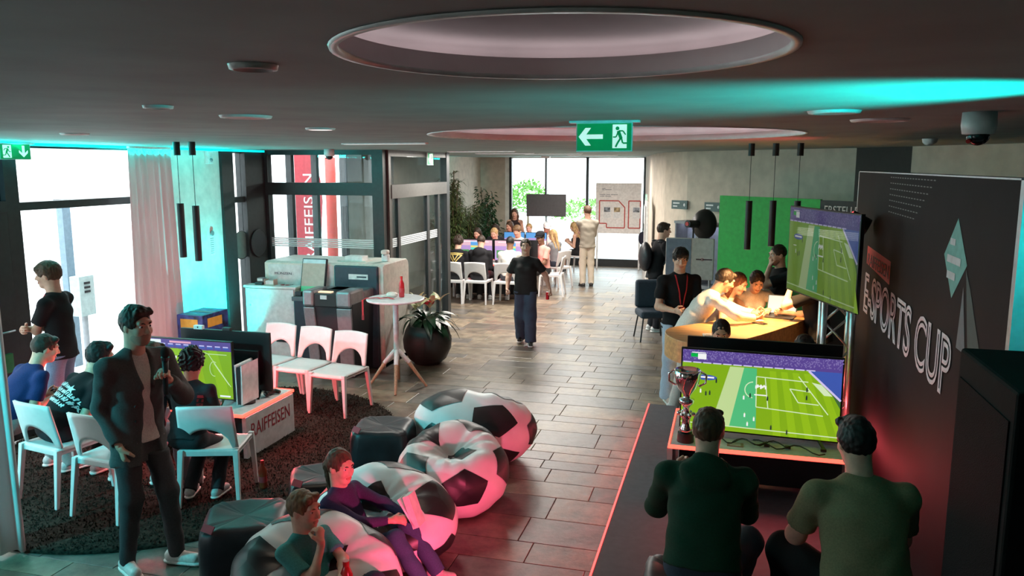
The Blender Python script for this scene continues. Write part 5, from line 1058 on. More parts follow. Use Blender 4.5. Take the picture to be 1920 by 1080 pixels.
marks('poster_print', m_grey, (-.44, -.011, 2.10), (1, 0, 0), .30, [(.3,), (.2, .6)], t, .014, .03); marks('poster_print', m_grey, (-.50, -.011, 1.94), (1, 0, 0), .50, [(.3, .2, .36), (.25, .3)], t, .016, .04)

# ------------------------------------------------------------------ far gaming tables
def far_table(label, x0, x1, y0, y1): return led_table(label, x0, x1, y0, y1, 0, .70, text=False, e=3.0)
far_table('far white gaming table with red lit edge before the tall plants', -5.45, -3.85, 15.30, 16.15); far_table('second far gaming table with red lit edge under the hanging screen', -5.02, -3.98, 17.30, 18.05)
for lbl, x, y, rz, w, sd in (('lilac and green lit monitor before the player in the black hoodie', -5.06, 15.62, 0, .72, 2), ('lilac and cyan lit monitor before the player in the white shirt', -4.28, 15.62, 0, .72, 4), ('blue lit monitor nearer the tall plants on the second far table', -4.76, 17.60, 0, .48, 3), ('blue lit monitor beside the pink shirt player', -4.24, 17.60, 0, .48, 5)):
    tv('monitor', lbl, (x, y, .70), rz, w, w * .5625, colour_picture(w, w * .5625, .8, sd), feet=.06 if y < 17 else .20)
for lbl, x, y in (('black backed monitor turned to the person in the red top', -4.95, 15.85), ('black backed monitor turned to the person in the black top', -4.15, 15.85)): tv('monitor', lbl, (x, y, .70), math.pi, .72, .4, colour_picture(.72, .4, .8, 2))
chair(-5.22, 14.78, 0, 'white chair of the player with the gold printed shirt', G3); chair(-4.74, 14.82, 0, 'white chair of the player in the black hoodie', G3); chair(-4.14, 14.86, 0, 'white chair of the far player in the white shirt', G3)
chair(-3.54, 16.05, 95, 'white chair of the player with the black cap', G3); chair(-3.62, 19.62, 78, 'white chair of the person in black shorts', G3); chair(-4.24, 18.65, 185, 'white chair of the person in the white cap', G3)
chair(-5.32, 18.12, 175, 'white chair half hidden behind the far table sitters', G3); chair(-5.15, 18.90, 170, 'white chair of the person behind the blue lit monitor', G3); chair(-4.76, 19.14, 180, 'white chair below the hanging screen', G3); chair(-3.70, 17.30, 60, 'white chair of the person in the grey top', G3)
chair(-5.42, 16.75, 180, 'white chair of the person in the red top at the far table', G3); chair(-4.93, 16.80, 180, 'white chair of the person in the black top at the far table', G3); chair(-4.43, 16.80, 180, 'white chair of the white shirted person facing the room', G3)
# ------------------------------------------------------------------ podium with the right station
PZ = .15
pd = thing('stage_platform', 'low dark grey stage platform with a red lit edge', 'platform', (0, 0, 0)); m_pod = mat('stage_grey', (.075, .072, .085), .7, bump=.05)
MB().prism([(-.74, 2.0), (1.9, 2.0), (1.9, 7.57), (-.44, 7.57), (-.44, 8.35), (-.74, 8.35)], 0, PZ).build('deck', m_pod, pd, bevel=.004); MB().box(-.752, -.740, 2.0, 8.35, PZ - .018, PZ + .004).build('led_strip', glow('led_edge', (1.0, .05, .045), 4.0), pd)
l_ = lamp('AREA', 'led_edge_lamp', (-.758, 5.2, PZ - .006), 13, (1, .10, .14), (-3, 5.2, PZ - .006), shape='RECTANGLE', size=.02, size_y=6.2); l_.parent = pd; l_.rotation_euler = (0, rad(90), 0)
MB().box(-.746, -.7405, 2.0, 8.35, .01, PZ - .02).build('skirting', m_black, pd)
TX0, TX1, TY0, TY1 = -.36, .98, 5.86, 6.78
led_table('gaming table with red lit edge on the stage platform', TX0, TX1, TY0, TY1, PZ, .45, text=False)
tv('television', 'large lit screen with a football match on the stage table', (.28, 6.13, PZ + .45), rad(-3), 1.16, .63, match_picture(1.16, .63, .95), feet=.055)
tv('television', 'black screen seen from its back, behind the lit one on the stage table', (.31, 6.50, PZ + .45), rad(177), 1.16, .63, match_picture(1.16, .63, .8), feet=.075)
# trophy
t = thing('trophy', 'tall chrome trophy cup with red reflections beside the stage screen', 'trophy', (-.25, 5.98, PZ + .45)); m_chr = mat('chrome', (.82, .82, .84), .08, 1.0, bump=0)
MB().cyl((0, 0, 0), (0, 0, .07), .065, .060, 28).build('base', m_black, t, smooth=False)
MB().lathe([(.001, .07), (.045, .07), (.050, .10), (.034, .13), (.030, .17), (.042, .20), (.026, .23), (.024, .27), (.040, .29), (.056, .31), (.058, .335), (.028, .345), (.030, .37), (.075, .43), (.098, .50), (.102, .56), (.092, .57), (.088, .52), (.06, .45), (.001, .42)], 32).build('cup', m_chr, t, smooth=True)
for s in (-1, 1): MB().tube([(s * .085, 0, .44), (s * .135, 0, .47), (s * .14, 0, .53), (s * .10, 0, .555)], .009, 8).build('handle', m_chr, t, smooth=True)
for k in range(6): a = k * 1.047; MB().ball((.055 * math.cos(a), .055 * math.sin(a), .22), .018, 10, 8).build('knob', m_chr, t, smooth=True)
# cables
q = random.Random(2)
for k, (x0, x1) in enumerate(((.1, .5), (.25, .75), (.0, .35))):
    t = thing('cable', ['black cable looping under the stage screen', 'second black cable trailing across the stage table', 'short black cable beside the trophy base'][k], 'cable', (0, 0, PZ + .452)); MB().tube([(x0 + (x1 - x0) * i / 12, 6.03 + .05 * math.sin(i * .9 + k) - .008 * i * (k == 1), .006 + .02 * abs(math.sin(i * .5 + k))) for i in range(13)], .005, 6).build('lead', m_black, t, smooth=True)
    MB().box(x1 - .02, x1 + .02, 6.0, 6.02, 0, .02).build('plug', m_black, t)
t = thing('paper_note', 'tan paper card lying under the stage screen', 'card', (.12, 5.99, PZ + .451)); MB().box(-.06, .06, -.04, .04, 0, .004).build('sheet', mat('kraft', (.35, .22, .12), .8), t); MB().box(-.04, .04, -.03, .03, .004, .005).build('print', m_beige, t)
pouf('black cube pouf under the player in the green hoodie', (-.10, 4.02, PZ), rad(4), .52, .42, .05, True); pouf('black cube pouf under the player in the olive shirt', (.66, 3.86, PZ), rad(-8), .54, .42, .05)

# ------------------------------------------------------------------ backdrop
BX = 1.15
bd = thing('event_backdrop', 'tall black printed event backdrop with white outlined lettering', 'backdrop', (BX, 5.8, PZ)); Y0, Y1 = -2.12, 2.12; zt = 2.64 - PZ; m_bd = mat('backdrop_print', (.014, .012, .014), .7, bump=.03, scale=3, spec=.12)
MB().box(0, .08, Y0, Y1, 0, zt).build('fabric', m_bd, bd); MB().box(-.003, .085, Y0 - .045, Y0, 0, zt).build('end_profile', mat('silver_profile', (.45, .46, .48), .4, .3), bd); MB().box(-.003, .085, Y1, Y1 + .03, 0, zt).build('end_profile', mat('silver_profile', (.45, .46, .48), .4, .3), bd); MB().box(-.004, .085, Y0, Y1, zt, zt + .008).build('top_profile', mat('silver_profile', (.45, .46, .48), .4, .3), bd)
m_rb = mat('print_redblock', (.62, .012, .02), .6, bump=0)
def onb(y, z): return (-.002, y - 5.8, z - PZ)
MB().add([onb(7.21, 2.03), onb(7.21, 1.88), onb(6.20, 1.84), onb(6.20, 2.01)], [(0, 1, 2, 3)]).build('red_block', m_rb, bd); lettering('raiff', mat('print_dark', (.10, .004, .008), .6, bump=0), onb(7.16, 1.875), (0, -1, 0), (0, 0, 1), .91, .10, .002, bd)
lettering('esports', mat('print_white', (.72, .62, .66), .5, bump=0), onb(7.20, 1.47), (0, -1, 0), (0, 0, 1), 2.74, .34, .006, bd)
m_dia = mat('print_teal', (.13, .42, .38), .6, bump=0); MB().add([onb(4.55, 2.43), onb(4.77, 2.22), onb(4.56, 2.01), onb(4.33, 2.21)], [(0, 1, 2, 3)]).build('teal_diamond', m_dia, bd)
for (y, z, w_, h_), k in zip(((4.66, 2.285, .10, .035), (4.70, 2.19, .26, .04), (4.68, 2.105, .16, .04)), range(3)): MB().add([(-.004, y - 5.8, z - PZ), (-.004, y - 5.8, z + h_ - PZ), (-.004, y - w_ - 5.8, z + h_ - PZ), (-.004, y - w_ - 5.8, z - PZ)], [(0, 3, 2, 1)]).build('text_bar', mat('print_pale', (.55, .60, .62), .6, bump=0), bd)
MB().add([onb(4.34, 2.19), onb(4.20, 1.80), onb(3.98, 1.80), onb(4.24, 2.10)], [(0, 1, 2, 3)]).build('dark_shard', mat('print_petrol', (.012, .06, .065), .6, bump=0), bd); MB().add([onb(4.36, 2.10), onb(4.40, 1.78), onb(4.24, 1.78)], [(0, 1, 2)]).build('grey_shard', mat('print_steel', (.10, .14, .17), .6, bump=0), bd)
dash = MB()
for r_ in range(7):
    z = 2.61 - r_ * .042; ya, yb = 6.42 - .0 * r_, 5.05 + .08 * r_
    for k in range(17 - r_): y = ya - (ya - yb) * k / (17 - r_); dash.add([(-.003, y - 5.8, z - PZ), (-.003, y - 5.8, z + .007 - PZ), (-.003, y - .05 - 5.8, z + .007 - PZ), (-.003, y - .05 - 5.8, z - PZ)], [(0, 3, 2, 1)])
o = dash.build('dash_pattern', mat('print_greydash', (.16, .16, .16), .6, bump=0), bd); o['kind'] = 'stuff'
# loudspeaker at the stage corner
t = thing('loudspeaker', 'big black loudspeaker cabinet at the near end of the backdrop', 'speaker', (1.02, 2.82, PZ)); MB().box(-.19, .26, -.30, .30, 0, 1.90).build('cabinet', mat('speaker_black', (.006, .007, .007), .8, bump=.1, spec=.1), t, bevel=.012); MB().box(-.195, -.188, -.26, .26, .15, 1.80).build('grille', mat('grille', (.005, .005, .006), .8, scale=200, bump=.5, spec=.1), t); MB().box(.0, .12, -.22, .22, 1.895, 1.915).build('top_handle', m_black, t, bevel=.006)
# par lights that throw the red and the cyan
def par(label, loc, target, col, e, size=40, blend=.5, rs=.06, lens=3.0):
    t = thing('par_light', label, 'stage light', loc); d = (Vector(target) - Vector(loc)).normalized(); MB().cyl(-d * .16, d * .0, .075, .085, 20).build('can', m_black, t, smooth=False); MB().cyl(d * .0, d * .004, .072, n=20).build('lens', glow('par_lens_%.1f_%.1f_%.1f' % tuple(col), col, lens), t)
    u = d.cross(Vector((0, 0, 1))).normalized() if abs(d.z) < .95 else Vector((1, 0, 0)); MB().tube([Vector(-d * .08) + u * .10, Vector(-d * .08) + u * .10 - Vector((0, 0, .16)), Vector(-d * .08) - u * .10 - Vector((0, 0, .16)), Vector(-d * .08) - u * .10], .008, 6).build('yoke', m_black, t)
    l = lamp('SPOT', 'par_lamp', Vector(d) * .02, e, col, spot_size=rad(size), spot_blend=blend, shadow_soft_size=rs); l.rotation_euler = d.to_track_quat('-Z', 'Y').to_euler(); l.parent = t
    return t
CY = (.0, .85, .80); RD = (1.0, .03, .04); PK = (1.0, .10, .22)
par('red stage light on the platform washing up the backdrop', (.93, 5.42, PZ + .24), (1.16, 5.42, 1.1), RD, 7, 60, .9)
par('cyan stage light above the backdrop end aimed along the ceiling', (1.10, 2.50, 2.46), (.36, 2.80, 2.92), CY, 230, 80, .8)
par('cyan stage light standing at the foot of the cyan wall', (-6.12, 9.05, .24), (-6.75, 8.85, 1.5), CY, 430, 120, 1.0)
par('cyan stage light in the corner behind the palm', (-6.42, 17.35, .24), (-6.72, 19.3, 2.7), CY, 420, 62, .9)
par('cyan stage light beside the near curtain aimed at the white chairs', (-5.9, 2.2, 2.35), (-4.3, 5.4, .5), (.02, .80, .88), 480, 66, .8)
par('red stage light on top of the truss aimed along the ceiling', (.96, 7.02, 2.26), (-.4, 7.1, 2.90), (1.0, .06, .07), 60, 110, 1.0)
par('added unseen cyan stage light aimed at the backdrop end', (1.9, 1.7, 2.3), (1.17, 3.66, 2.1), CY, 60, 36, .7)  # extra spot out of view, added to turn the end profile cyan
par('pink stage light on the near platform edge aimed at the bean bags', (-.50, 3.0, PZ + .24), (-2.2, 5.3, .30), PK, 330, 62, .7)
b = MB().box(XL + .10, XL + .13, 3.3, 10.4, CZ - .03, CZ - .004).build('cove_light', glow('cove_cyan', (.0, .85, .85), 2.2)); tag(b, 'thin cyan light line along the ceiling edge above the glass front', 'light strip')
lamp('AREA', 'cove_lamp', (XL + .22, 6.2, CZ - .06), 110, CY, (XL + .9, 6.2, CZ + .1), shape='RECTANGLE', size=6.0, size_y=.06).parent = None

# ------------------------------------------------------------------ screen on a truss
tx, ty = .69, 6.45; ang = math.atan2(-(5.93 - 6.98), -(.88 - .50))
tvw = tv('truss_screen', 'large screen with a dim football match hung on a silver truss', (.69, 6.44, 1.665), rad(-71), 1.16, .68, match_picture(1.16, .68, .34), feet=.012, sheen=True, back_bulge=.05)
tr = thing('truss_stand', 'silver lattice truss column carrying the large screen', 'truss', (.91, 7.0, PZ)); m_al = mat('truss_aluminium', (.62, .63, .65), .3, .85, bump=0)
for a in ((-.11, -.11), (.11, -.11), (.11, .11), (-.11, .11)): MB().cyl((a[0], a[1], .01), (a[0], a[1], 2.0), .025, n=12).build('chord', m_al, tr, smooth=True)
for k in range(8):
    for (a, c) in (((-.11, -.11), (.11, -.11)), ((-.11, -.11), (-.11, .11)), ((.11, .11), (-.11, .11))):
        z0, z1 = .12 + k * .23, .35 + k * .23; (a, c) = (a, c) if k % 2 else (c, a); MB().cyl((a[0], a[1], z0), (c[0], c[1], z1), .010, n=8).build('lattice_rod', m_al, tr, smooth=True)
MB().box(-.2, .2, -.2, .2, 0, .012).build('base_plate', m_al, tr); MB().bar((0, 0, 1.85), (-.12, -.40, 1.85), .06, .05).build('screen_bracket', m_black, tr)

# ------------------------------------------------------------------ wooden counter
m_oak = mat('oak_veneer', (.52, .29, .12), .42, var=.12, scale=3, stretch=(1.2, 9, 9), bump=.03)
ct = thing('reception_counter', 'curved oak reception counter lit by the warm pendants', 'counter', (0, 0, 0)); ol = [(-.57, 7.80), (-.56, 8.05), (-.38, 8.25), (-.15, 8.48), (.10, 8.90), (.30, 9.25), (.52, 9.48), (.78, 9.48), (.92, 9.25), (.86, 8.90), (.72, 8.62), (.38, 7.98), (.14, 7.62), (-.14, 7.41), (-.36, 7.42), (-.50, 7.60)]
def smooth_loop(p, k=2):
    for _ in range(k): p = [c for i in range(len(p)) for c in ((p[i][0] * .75 + p[(i + 1) % len(p)][0] * .25, p[i][1] * .75 + p[(i + 1) % len(p)][1] * .25), (p[i][0] * .25 + p[(i + 1) % len(p)][0] * .75, p[i][1] * .25 + p[(i + 1) % len(p)][1] * .75))]
    return p
ol2 = smooth_loop(ol); ol2 = ol2[::-1] if sum(a[0] * c[1] - c[0] * a[1] for a, c in zip(ol2, ol2[1:] + ol2[:1])) < 0 else ol2
MB().prism(ol2, .84, 1.06).build('counter_top', m_oak, ct, bevel=.006); cxy = (.22, 8.35); MB().prism([(cxy[0] + (x - cxy[0]) * .78, cxy[1] + (y - cxy[1]) * .80) for x, y in ol2], 0, .84).build('counter_body', mat('counter_grey', (.23, .23, .22), .6), ct); MB().prism([(cxy[0] + (x - cxy[0]) * .75, cxy[1] + (y - cxy[1]) * .77) for x, y in ol2], 0, .06).build('plinth', m_dk, ct)
t = thing('laptop', 'open silver laptop with a pale screen on the oak counter', 'laptop', (.58, 8.95, 1.06), rad(-14)); MB().box(-.16, .16, -.11, .11, 0, .014).build('base', m_dk, t, bevel=.003); MB().box(-.14, .14, -.02, .09, .014, .015).build('keyboard', m_black, t); Ml = Matrix.Translation((0, .11, .012)) @ Matrix.Rotation(rad(-18), 4, 'X'); MB().box(-.16, .16, -.004, .006, 0, .215, M=Ml).build('lid', m_dk, t); MB().box(-.15, .15, -.006, -.004, .012, .205, M=Ml).build('screen', glow('laptop_screen', (.55, .68, .72), .75), t)
t = thing('paper_sheet', 'white paper sheet lying on the oak counter', 'paper', (.28, 8.72, 1.06), .5); MB().box(-.11, .11, -.08, .08, 0, .002).build('sheet', m_trim, t); MB().box(-.08, .08, -.05, -.04, .002, .003).build('printed_line', m_grey, t)
t = thing('phone', 'dark phone lying on the oak counter near the laptop', 'phone', (.36, 8.52, 1.06), .9); MB().box(-.037, .037, -.075, .075, 0, .009).build('case', m_dk, t, bevel=.003); MB().box(-.033, .033, -.070, .070, .009, .0098).build('screen', mat('screen_off', (.02, .02, .022), .12), t)
t = thing('paper_sheet', 'small folded white card at the front of the oak counter', 'paper', (-.12, 7.78, 1.06), .2); MB().box(-.07, .07, -.05, .05, 0, .012).build('sheet', m_trim, t); MB().box(-.05, .05, -.03, -.02, .012, .013).build('printed_line', m_grey, t)

# ------------------------------------------------------------------ green screen, photo corner
gs = thing('green_screen', 'bright green photo backdrop wall with a dark lettered end', 'backdrop', (0, 0, 0)); ax_, ay_, bx2, by2 = -.12, 11.05, 1.47, 9.72; u = Vector((bx2 - ax_, by2 - ay_, 0)).normalized(); L = math.hypot(bx2 - ax_, by2 - ay_); Mg = Matrix.Translation((ax_, ay_, 0)) @ Matrix.Rotation(math.atan2(u.y, u.x), 4, 'Z')
MB().box(0, L * .735, 0, .04, 0.02, 2.30, M=Mg).build('green_panel', mat('chroma_green', (.025, .42, .06), .6, bump=.01), gs); MB().box(L * .735, L + .5, 0, .04, 0.02, 2.29, M=Mg).build('dark_panel', mat('panel_charcoal', (.025, .024, .025), .6), gs); MB().box(0, L + .5, -.05, .09, 0, .03, M=Mg).build('base_rail', m_black, gs)
o = Mg @ Vector((L * .765, -.002, 2.13)); lettering('erstelle', mat('panel_text', (.62, .60, .58), .5, bump=0), o, tuple(u), (0, 0, 1), .62, .10, .002, gs)
t = thing('flight_case_board', 'upright grey and white equipment board with a small logo', 'board', (-.50, 11.2, 0), rad(-4)); MB().box(-.33, .33, 0, .05, 1.12, 1.70).build('panel', mat('board_white', (.58, .56, .53), .5), t, bevel=.012); MB().box(-.325, .02, -.004, 0, 1.13, 1.69).build('blue_grey_half', mat('board_blue', (.20, .25, .33), .5), t); marks('logo_print', mat('logo_dark', (.06, .03, .04), .6, bump=0), (.09, -.001, 1.40), (1, 0, 0), .22, [(.34, .62)], t, .018); MB().tube([(.175 + .018 * math.cos(a), -.002, 1.409 + .018 * math.sin(a)) for a in [2 * math.pi * k / 14 for k in range(14)]], .003, 5, closed=True).build('logo_ring', m_redtxt, t)
for x in (-.28, .28): MB().cyl((x, .02, 0), (x, .02, 1.13), .016, n=10).build('leg', m_steel, t); MB().bar((x, -.15, .012), (x, .2, .012), .04, .024).build('foot', m_steel, t)
t = thing('beauty_dish', 'black round beauty dish flash on a light stand', 'photo lamp', (-.42, 11.75, 0)); dv = Vector((.55, .75, -.05)).normalized(); c0 = Vector((0, 0, 1.86)); Rq = dv.to_track_quat('Z', 'Y').to_matrix().to_4x4(); b = MB(); b.lathe([(.05, -.02), (.10, .02), (.17, .06), (.215, .13), (.22, .15), (.20, .14), (.001, .06)], 36); b.v = [tuple(c0 + (Rq @ Vector(v))) for v in b.v]; b.build('dish', mat('dish_black', (.012, .013, .012), .45), t, smooth=True)
MB().cyl(c0 - dv * .24, c0 - dv * .0, .052, .055, 18).build('flash_head', m_black, t); MB().cyl(c0 - dv * .25, c0 - dv * .24, .03, n=14).build('red_knob', mat('knob_red', (.5, .02, .02), .4), t); MB().cyl((-.06, -.08, .7), (-.06, -.08, 1.82), .012, n=10).build('stand_pole', m_black, t)
for k in range(3): a = k * 2.094; MB().cyl((-.06, -.08, .72), (-.06 + .42 * math.cos(a), -.08 + .42 * math.sin(a), .01), .010, n=8).build('stand_leg', m_black, t)
for lbl, x, y, key in (('teal grey wall sign with white lettering beside the narrow door', -.76, 13.12, ''), ('teal grey wall sign with white lettering beside the green backdrop', -.22, 12.52, '')):
    t = thing('wall_sign', lbl, 'sign', (x, y, 2.0), rad(-32)); MB().box(-.15, .15, -.03, 0, 0, .14).build('plate', mat('sign_teal', (.10, .15, .15), .5), t); marks('sign_print', m_trim, (-.12, -.031, .085), (1, 0, 0), .14, [(.9,), (.6,)], t, .022, .05); MB().ball((.10, -.032, .07), (.02, .004, .026), 12, 8).build('drop_mark', m_trim, t, smooth=True)
for lbl, x, y in (('lilac lit wall booth behind the beauty dish', -.54, 12.70), ('lilac lit wall booth beside the green backdrop', -.18, 12.22)):
    t = thing('wall_booth', lbl, 'booth', (x, y, 0), rad(-38)); MB().box(-.21, .21, .12, .15, .9, 1.80).build('back_panel', mat('booth_lilac', (.50, .50, .62), .5), t)
    for s in (-1, 1): MB().box(s * .21 - .012, s * .21 + .012, -.15, .15, .0, 1.80).build('side_panel', m_grey, t)
    MB().box(-.225, .225, -.17, .15, 1.80, 1.84).build('roof', m_grey, t); MB().box(-.21, .21, -.15, .15, .85, .90).build('shelf', m_grey, t); MB().box(-.17, .17, .0, .04, 1.790, 1.80).build('light_bar', glow('booth_light', (.75, .78, 1.0), 5.0), t)
dn_ = struct(thing('door_2', None, None)); Md = Matrix.Translation((-1.52, 15.75, 0)) @ Matrix.Rotation(rad(97.5), 4, 'Z')
MB().box(-.52, .52, .02, .06, 0, 2.0, M=Md).build('frame', m_trim, dn_); MB().box(-.42, .42, .055, .075, 0, 1.92, M=Md).build('leaf', mat('door_grey', (.30, .29, .28), .6), dn_); MB().box(.0, .40, .075, .080, 1.55, 1.9, M=Md).build('notice', m_trim, dn_); MB().box(-.38, -.26, .08, .13, .98, 1.01, M=Md).build('handle', m_steel, dn_)
t = thing('armchair', 'slim dark blue upholstered chair on thin legs by the bowed wall', 'chair', (-1.10, 12.30, 0), rad(20)); MB().box(-.22, .22, -.22, .22, .36, .48).build('seat', mat('petrol_fabric', (.030, .045, .065), .8), t, bevel=.04); MB().box(-.22, .22, .14, .24, .48, .92).build('backrest', mat('petrol_fabric', (.030, .045, .065), .8), t, bevel=.04)
for sx in (-1, 1):
    for sy in (-1, 1): MB().cyl((sx * .17, sy * .17, .37), (sx * .22, sy * .22, 0), .012, n=8).build('leg', m_black, t)
t = thing('hanging_jacket', 'dark bundle hanging at the corner of the back window', 'jacket', (-2.10, 20.3, 0)); MB().ball((0, 0, .86), (.10, .08, .17), 16, 12).build('bundle', cloth((.03, .03, .05)), t, smooth=True); MB().tube([(0, 0, 1.0), (.05, .15, 1.10), (.06, .4, 1.10)], .008, 6).build('hook', m_steel, t)
t = thing('equipment_bag', 'black equipment bag on a tubular rack under the board', 'bag', (-.46, 10.95, 0)); MB().box(-.24, .24, -.12, .12, .42, .98).build('bag_body', m_nylon, t, bevel=.05)
for x in (-.26, .26): MB().tube([(x, -.14, 0), (x, -.14, 1.05), (x, .14, 1.05), (x, .14, 0)], .014, 8).build('rack_tube', m_steel, t)
MB().box(-.26, .26, -.14, .14, .38, .42).build('rack_shelf', m_steel, t)
# ------------------------------------------------------------------ the people
BLK = (.012, .012, .014); WHT = (.72, .70, .68); DEN = (.10, .16, .26); LDEN = (.38, .45, .56)
def face_to(x, y, tx, ty): return math.degrees(math.atan2(ty - y, tx - x)) - 90
# --- by the entrance and on the rug
def arms_crossed(**k): return dict(rh=(-.10, .24, 1.18), lh=(.12, .27, 1.14), rp=(1, -.2, -.6), lp=(-1, -.2, -.6), rn=(0, -1, 0), ln=(0, -1, 0), rd=(-1, .1, .1), ld=(1, .1, .1), **k)
i = person('person in a black polo with folded arms standing at the entrance door', (-6.10, 5.98, 0), 108, H=1.85, w=.95, top='polo', topc=BLK, botc=(.20, .24, .36), hair='fringe', hairc='brown', head=(4, -4, 0), near=1, shoe=(.5, .5, .5), **arms_crossed()); lanyard(i, drop=.30)
SIT = dict(rf=(.13, .36, .085), lf=(-.13, .34, .085)); HOLD = dict(rh=(.06, .36, .70), lh=(-.07, .36, .70), rn=(-.6, 0, .6), ln=(.6, 0, .6), rd=(-.4, 1, .1), ld=(.4, 1, .1), rcurl=50, lcurl=50)
SZ = .034 + .46 + .09
i = person('seated player in a navy shirt leaning forward on a white chair', (-5.80, 5.04, 0), -20, H=1.74, z=SZ, spine=(28, 42), head=(-14, -14, 0), top='tee', topc=(.015, .030, .12), botc=(.30, .30, .30), hair='short', hairc='dark', near=1, shoe=(.55, .55, .55), extra=lambda i: hold_pad(i, 'black game controller in the hands of the navy shirted player'), **HOLD, rf=(.15, .42, .125), lf=(-.13, .40, .125))
person('seated player in a black shirt with white back lettering on a white chair', (-5.25, 5.0, 0), -20, H=1.74, w=1.02, z=SZ, spine=(36, 50), head=(-22, -10, 0), top='tee', topc=BLK, botc=(.02, .02, .025), hair='quiff', hairc='black', near=0, shoe=(.6, .6, .6), extra=lambda i: (scribble(i), hold_pad(i, 'black game controller in the hands of the printed shirt player')), **HOLD, rf=(.15, .42, .125), lf=(-.13, .40, .125))
person('seated player in a grey shirt hidden behind the presenter', (-4.50, 4.96, 0), -6, H=1.72, z=SZ, spine=(22, 34), head=(0, -10, 0), top='long', topc=(.10, .11, .14), botc=(.25, .26, .30), hair='short', hairc='brown', near=1, shoe=(.5, .5, .5), **HOLD, rf=(.15, .42, .125), lf=(-.13, .40, .125))
def fitprint(i):
    bvh = body_bvh(i); c0 = i['wa'] + i['Rx'] * .115 - i['fw'] * .3; V = []; F = []
    for k in range(7):
        n = len(V); y = k * .032
        for dx, dy in ((-.018, 0), (.018, 0), (.018, .022), (-.018, .022)): V.append(tuple(c0 + i['Rx'] * dx + i['up'] * (y + dy)))
        F.append((n, n + 1, n + 2, n + 3))
    wrap_poly(i, bvh, V, F, mat('print_dark_red', (.22, .02, .03), .6), 'side_print', .004, tuple(i['fw'])); hold_pad(i, 'black game controller in the hands of the player before the lit rug table screen')
person('seated player in a dark shirt directly before the lit screen on the rug table', (-4.05, 5.10, 0), 10, H=1.50, z=SZ, spine=(10, 16), head=(4, -8, 0), top='tee', topc=(.025, .028, .032), botc=(.03, .03, .035), hair='curly', hairc='black', skin='tan', near=0, shoe=(.45, .45, .45), extra=fitprint, **HOLD, rf=(.17, .10, .125), lf=(-.05, .08, .125))
def micro(i):
    s = i['s']; w = i['wr'][-1]; R0 = i['root']; M = Matrix.Translation(R0.location) @ R0.rotation_euler.to_matrix().to_4x4()
    t = thing('microphone', 'black hand microphone held by the presenter', 'microphone', (0, 0, 0)); t.matrix_world = M
    d = Vector((.02, .10, 1)).normalized(); c = Vector(w) + Vector((.045, .045, .045)); MB().cyl(c - d * .13, c + d * .10, .014, .020, 16).build('handle', m_black, t, smooth=True); MB().cyl(c + d * .10, c + d * .12, .024, .026, 16).build('collar', m_dk, t); MB().ball(tuple(c + d * .15), (.028, .028, .036), 16, 12).build('grille', mat('mic_foam', (.01, .01, .01), .9, bump=.5, scale=300), t, smooth=True)
    bvh = body_bvh(i)
    for k in range(2):
        p = i['wa'] + i['up'] * (.05 - .10 * k) + i['Rx'] * .075 + i['fw'] * .4; h = bvh.ray_cast(Vector(p), Vector(-i['fw']), 1.0)
        if h[0] is not None: MB().cyl(h[0] - Vector(i['fw']) * .002, h[0] + Vector(i['fw']) * .006, .010, n=12).build('button', m_black, R0)
person('presenter in a grey suit and white shirt speaking into a microphone', (-3.74, 4.22, 0), -108, H=1.84, w=1.0, top='jacket', topc=(.085, .085, .085), inner=(.62, .55, .52), bot='slim', botc=(.055, .055, .06), shoe=(.66, .68, .66), hair='quiff', hairc='dark', beard=True, head=(8, -3, 0), near=0, rh=(.160, .045, .905), rd=(-.12, .1, -1), rp=(.15, -1, 0), lh=(-.07, .27, 1.33), lp=(-.8, -.3, -1), ln=(.7, .5, 0), ld=(.35, .25, .5), lcurl=75, rf=(.13, -.02, .085, -12), lf=(-.12, .16, .085, 22), extra=micro)
# --- children on the bean bags
def mask(i):
    t = thing('drink_bottle', 'red topped drink bottle in the lap of the person in teal', 'bottle', (0, 0, 0)); R0 = i['root']; t.matrix_world = Matrix.Translation(R0.location) @ R0.rotation_euler.to_matrix().to_4x4() @ Matrix.Translation(Vector((i['pel'] + A(.02, .20, .10)).tolist())); MB().lathe([(.001, 0), (.036, .0), (.036, .13), (.016, .18)], 18).build('body', mat('bottle_red', (.5, .03, .03), .15), t, smooth=True); MB().cyl((0, 0, .18), (0, 0, .21), .018).build('cap', mat('cap_red', (.5, .02, .02), .4), t)
person('person in a teal shirt with a hand at the mouth on a bean bag', (-2.16, 3.80, 0), -108, H=1.44, w=.92, z=.215, spine=(-34, -18), head=(10, -2, 0), top='tee', topc=(.06, .26, .25), botc=(.03, .04, .07), hair='short', hairc='lightbrown', near=0, rh=(.03, .02, .575), rp=(.5, .2, -1), rn=(0, -1, .2), rd=(-.25, -.35, .9), rcurl=55, lh=(.06, .20, .43), lp=(-.8, .3, -.4), ln=(0, -.3, -1), ld=(1, .2, 0), rf=(.14, .52, .10), lf=(-.14, .50, .10), kp=(0, .5, 1), extra=mask)
def bookx(i):
    t = thing('booklet', 'white card booklet held by the person in purple', 'booklet', (0, 0, 0)); R0 = i['root']; M = Matrix.Translation(R0.location) @ R0.rotation_euler.to_matrix().to_4x4() @ Matrix.Translation(Vector((i['wr'][1] + A(-.07, .10, .05)).tolist())) @ Matrix.Rotation(rad(35), 4, 'X') @ Matrix.Rotation(rad(20), 4, 'Z'); t.matrix_world = M
    MB().box(-.085, .085, -.006, .006, -.10, .11).build('front_cover', m_trim, t); MB().box(-.085, .085, .008, .05, -.10, .11, M=Matrix.Rotation(rad(-12), 4, 'X')).build('pages', mat('paper', (.7, .66, .64), .8), t)
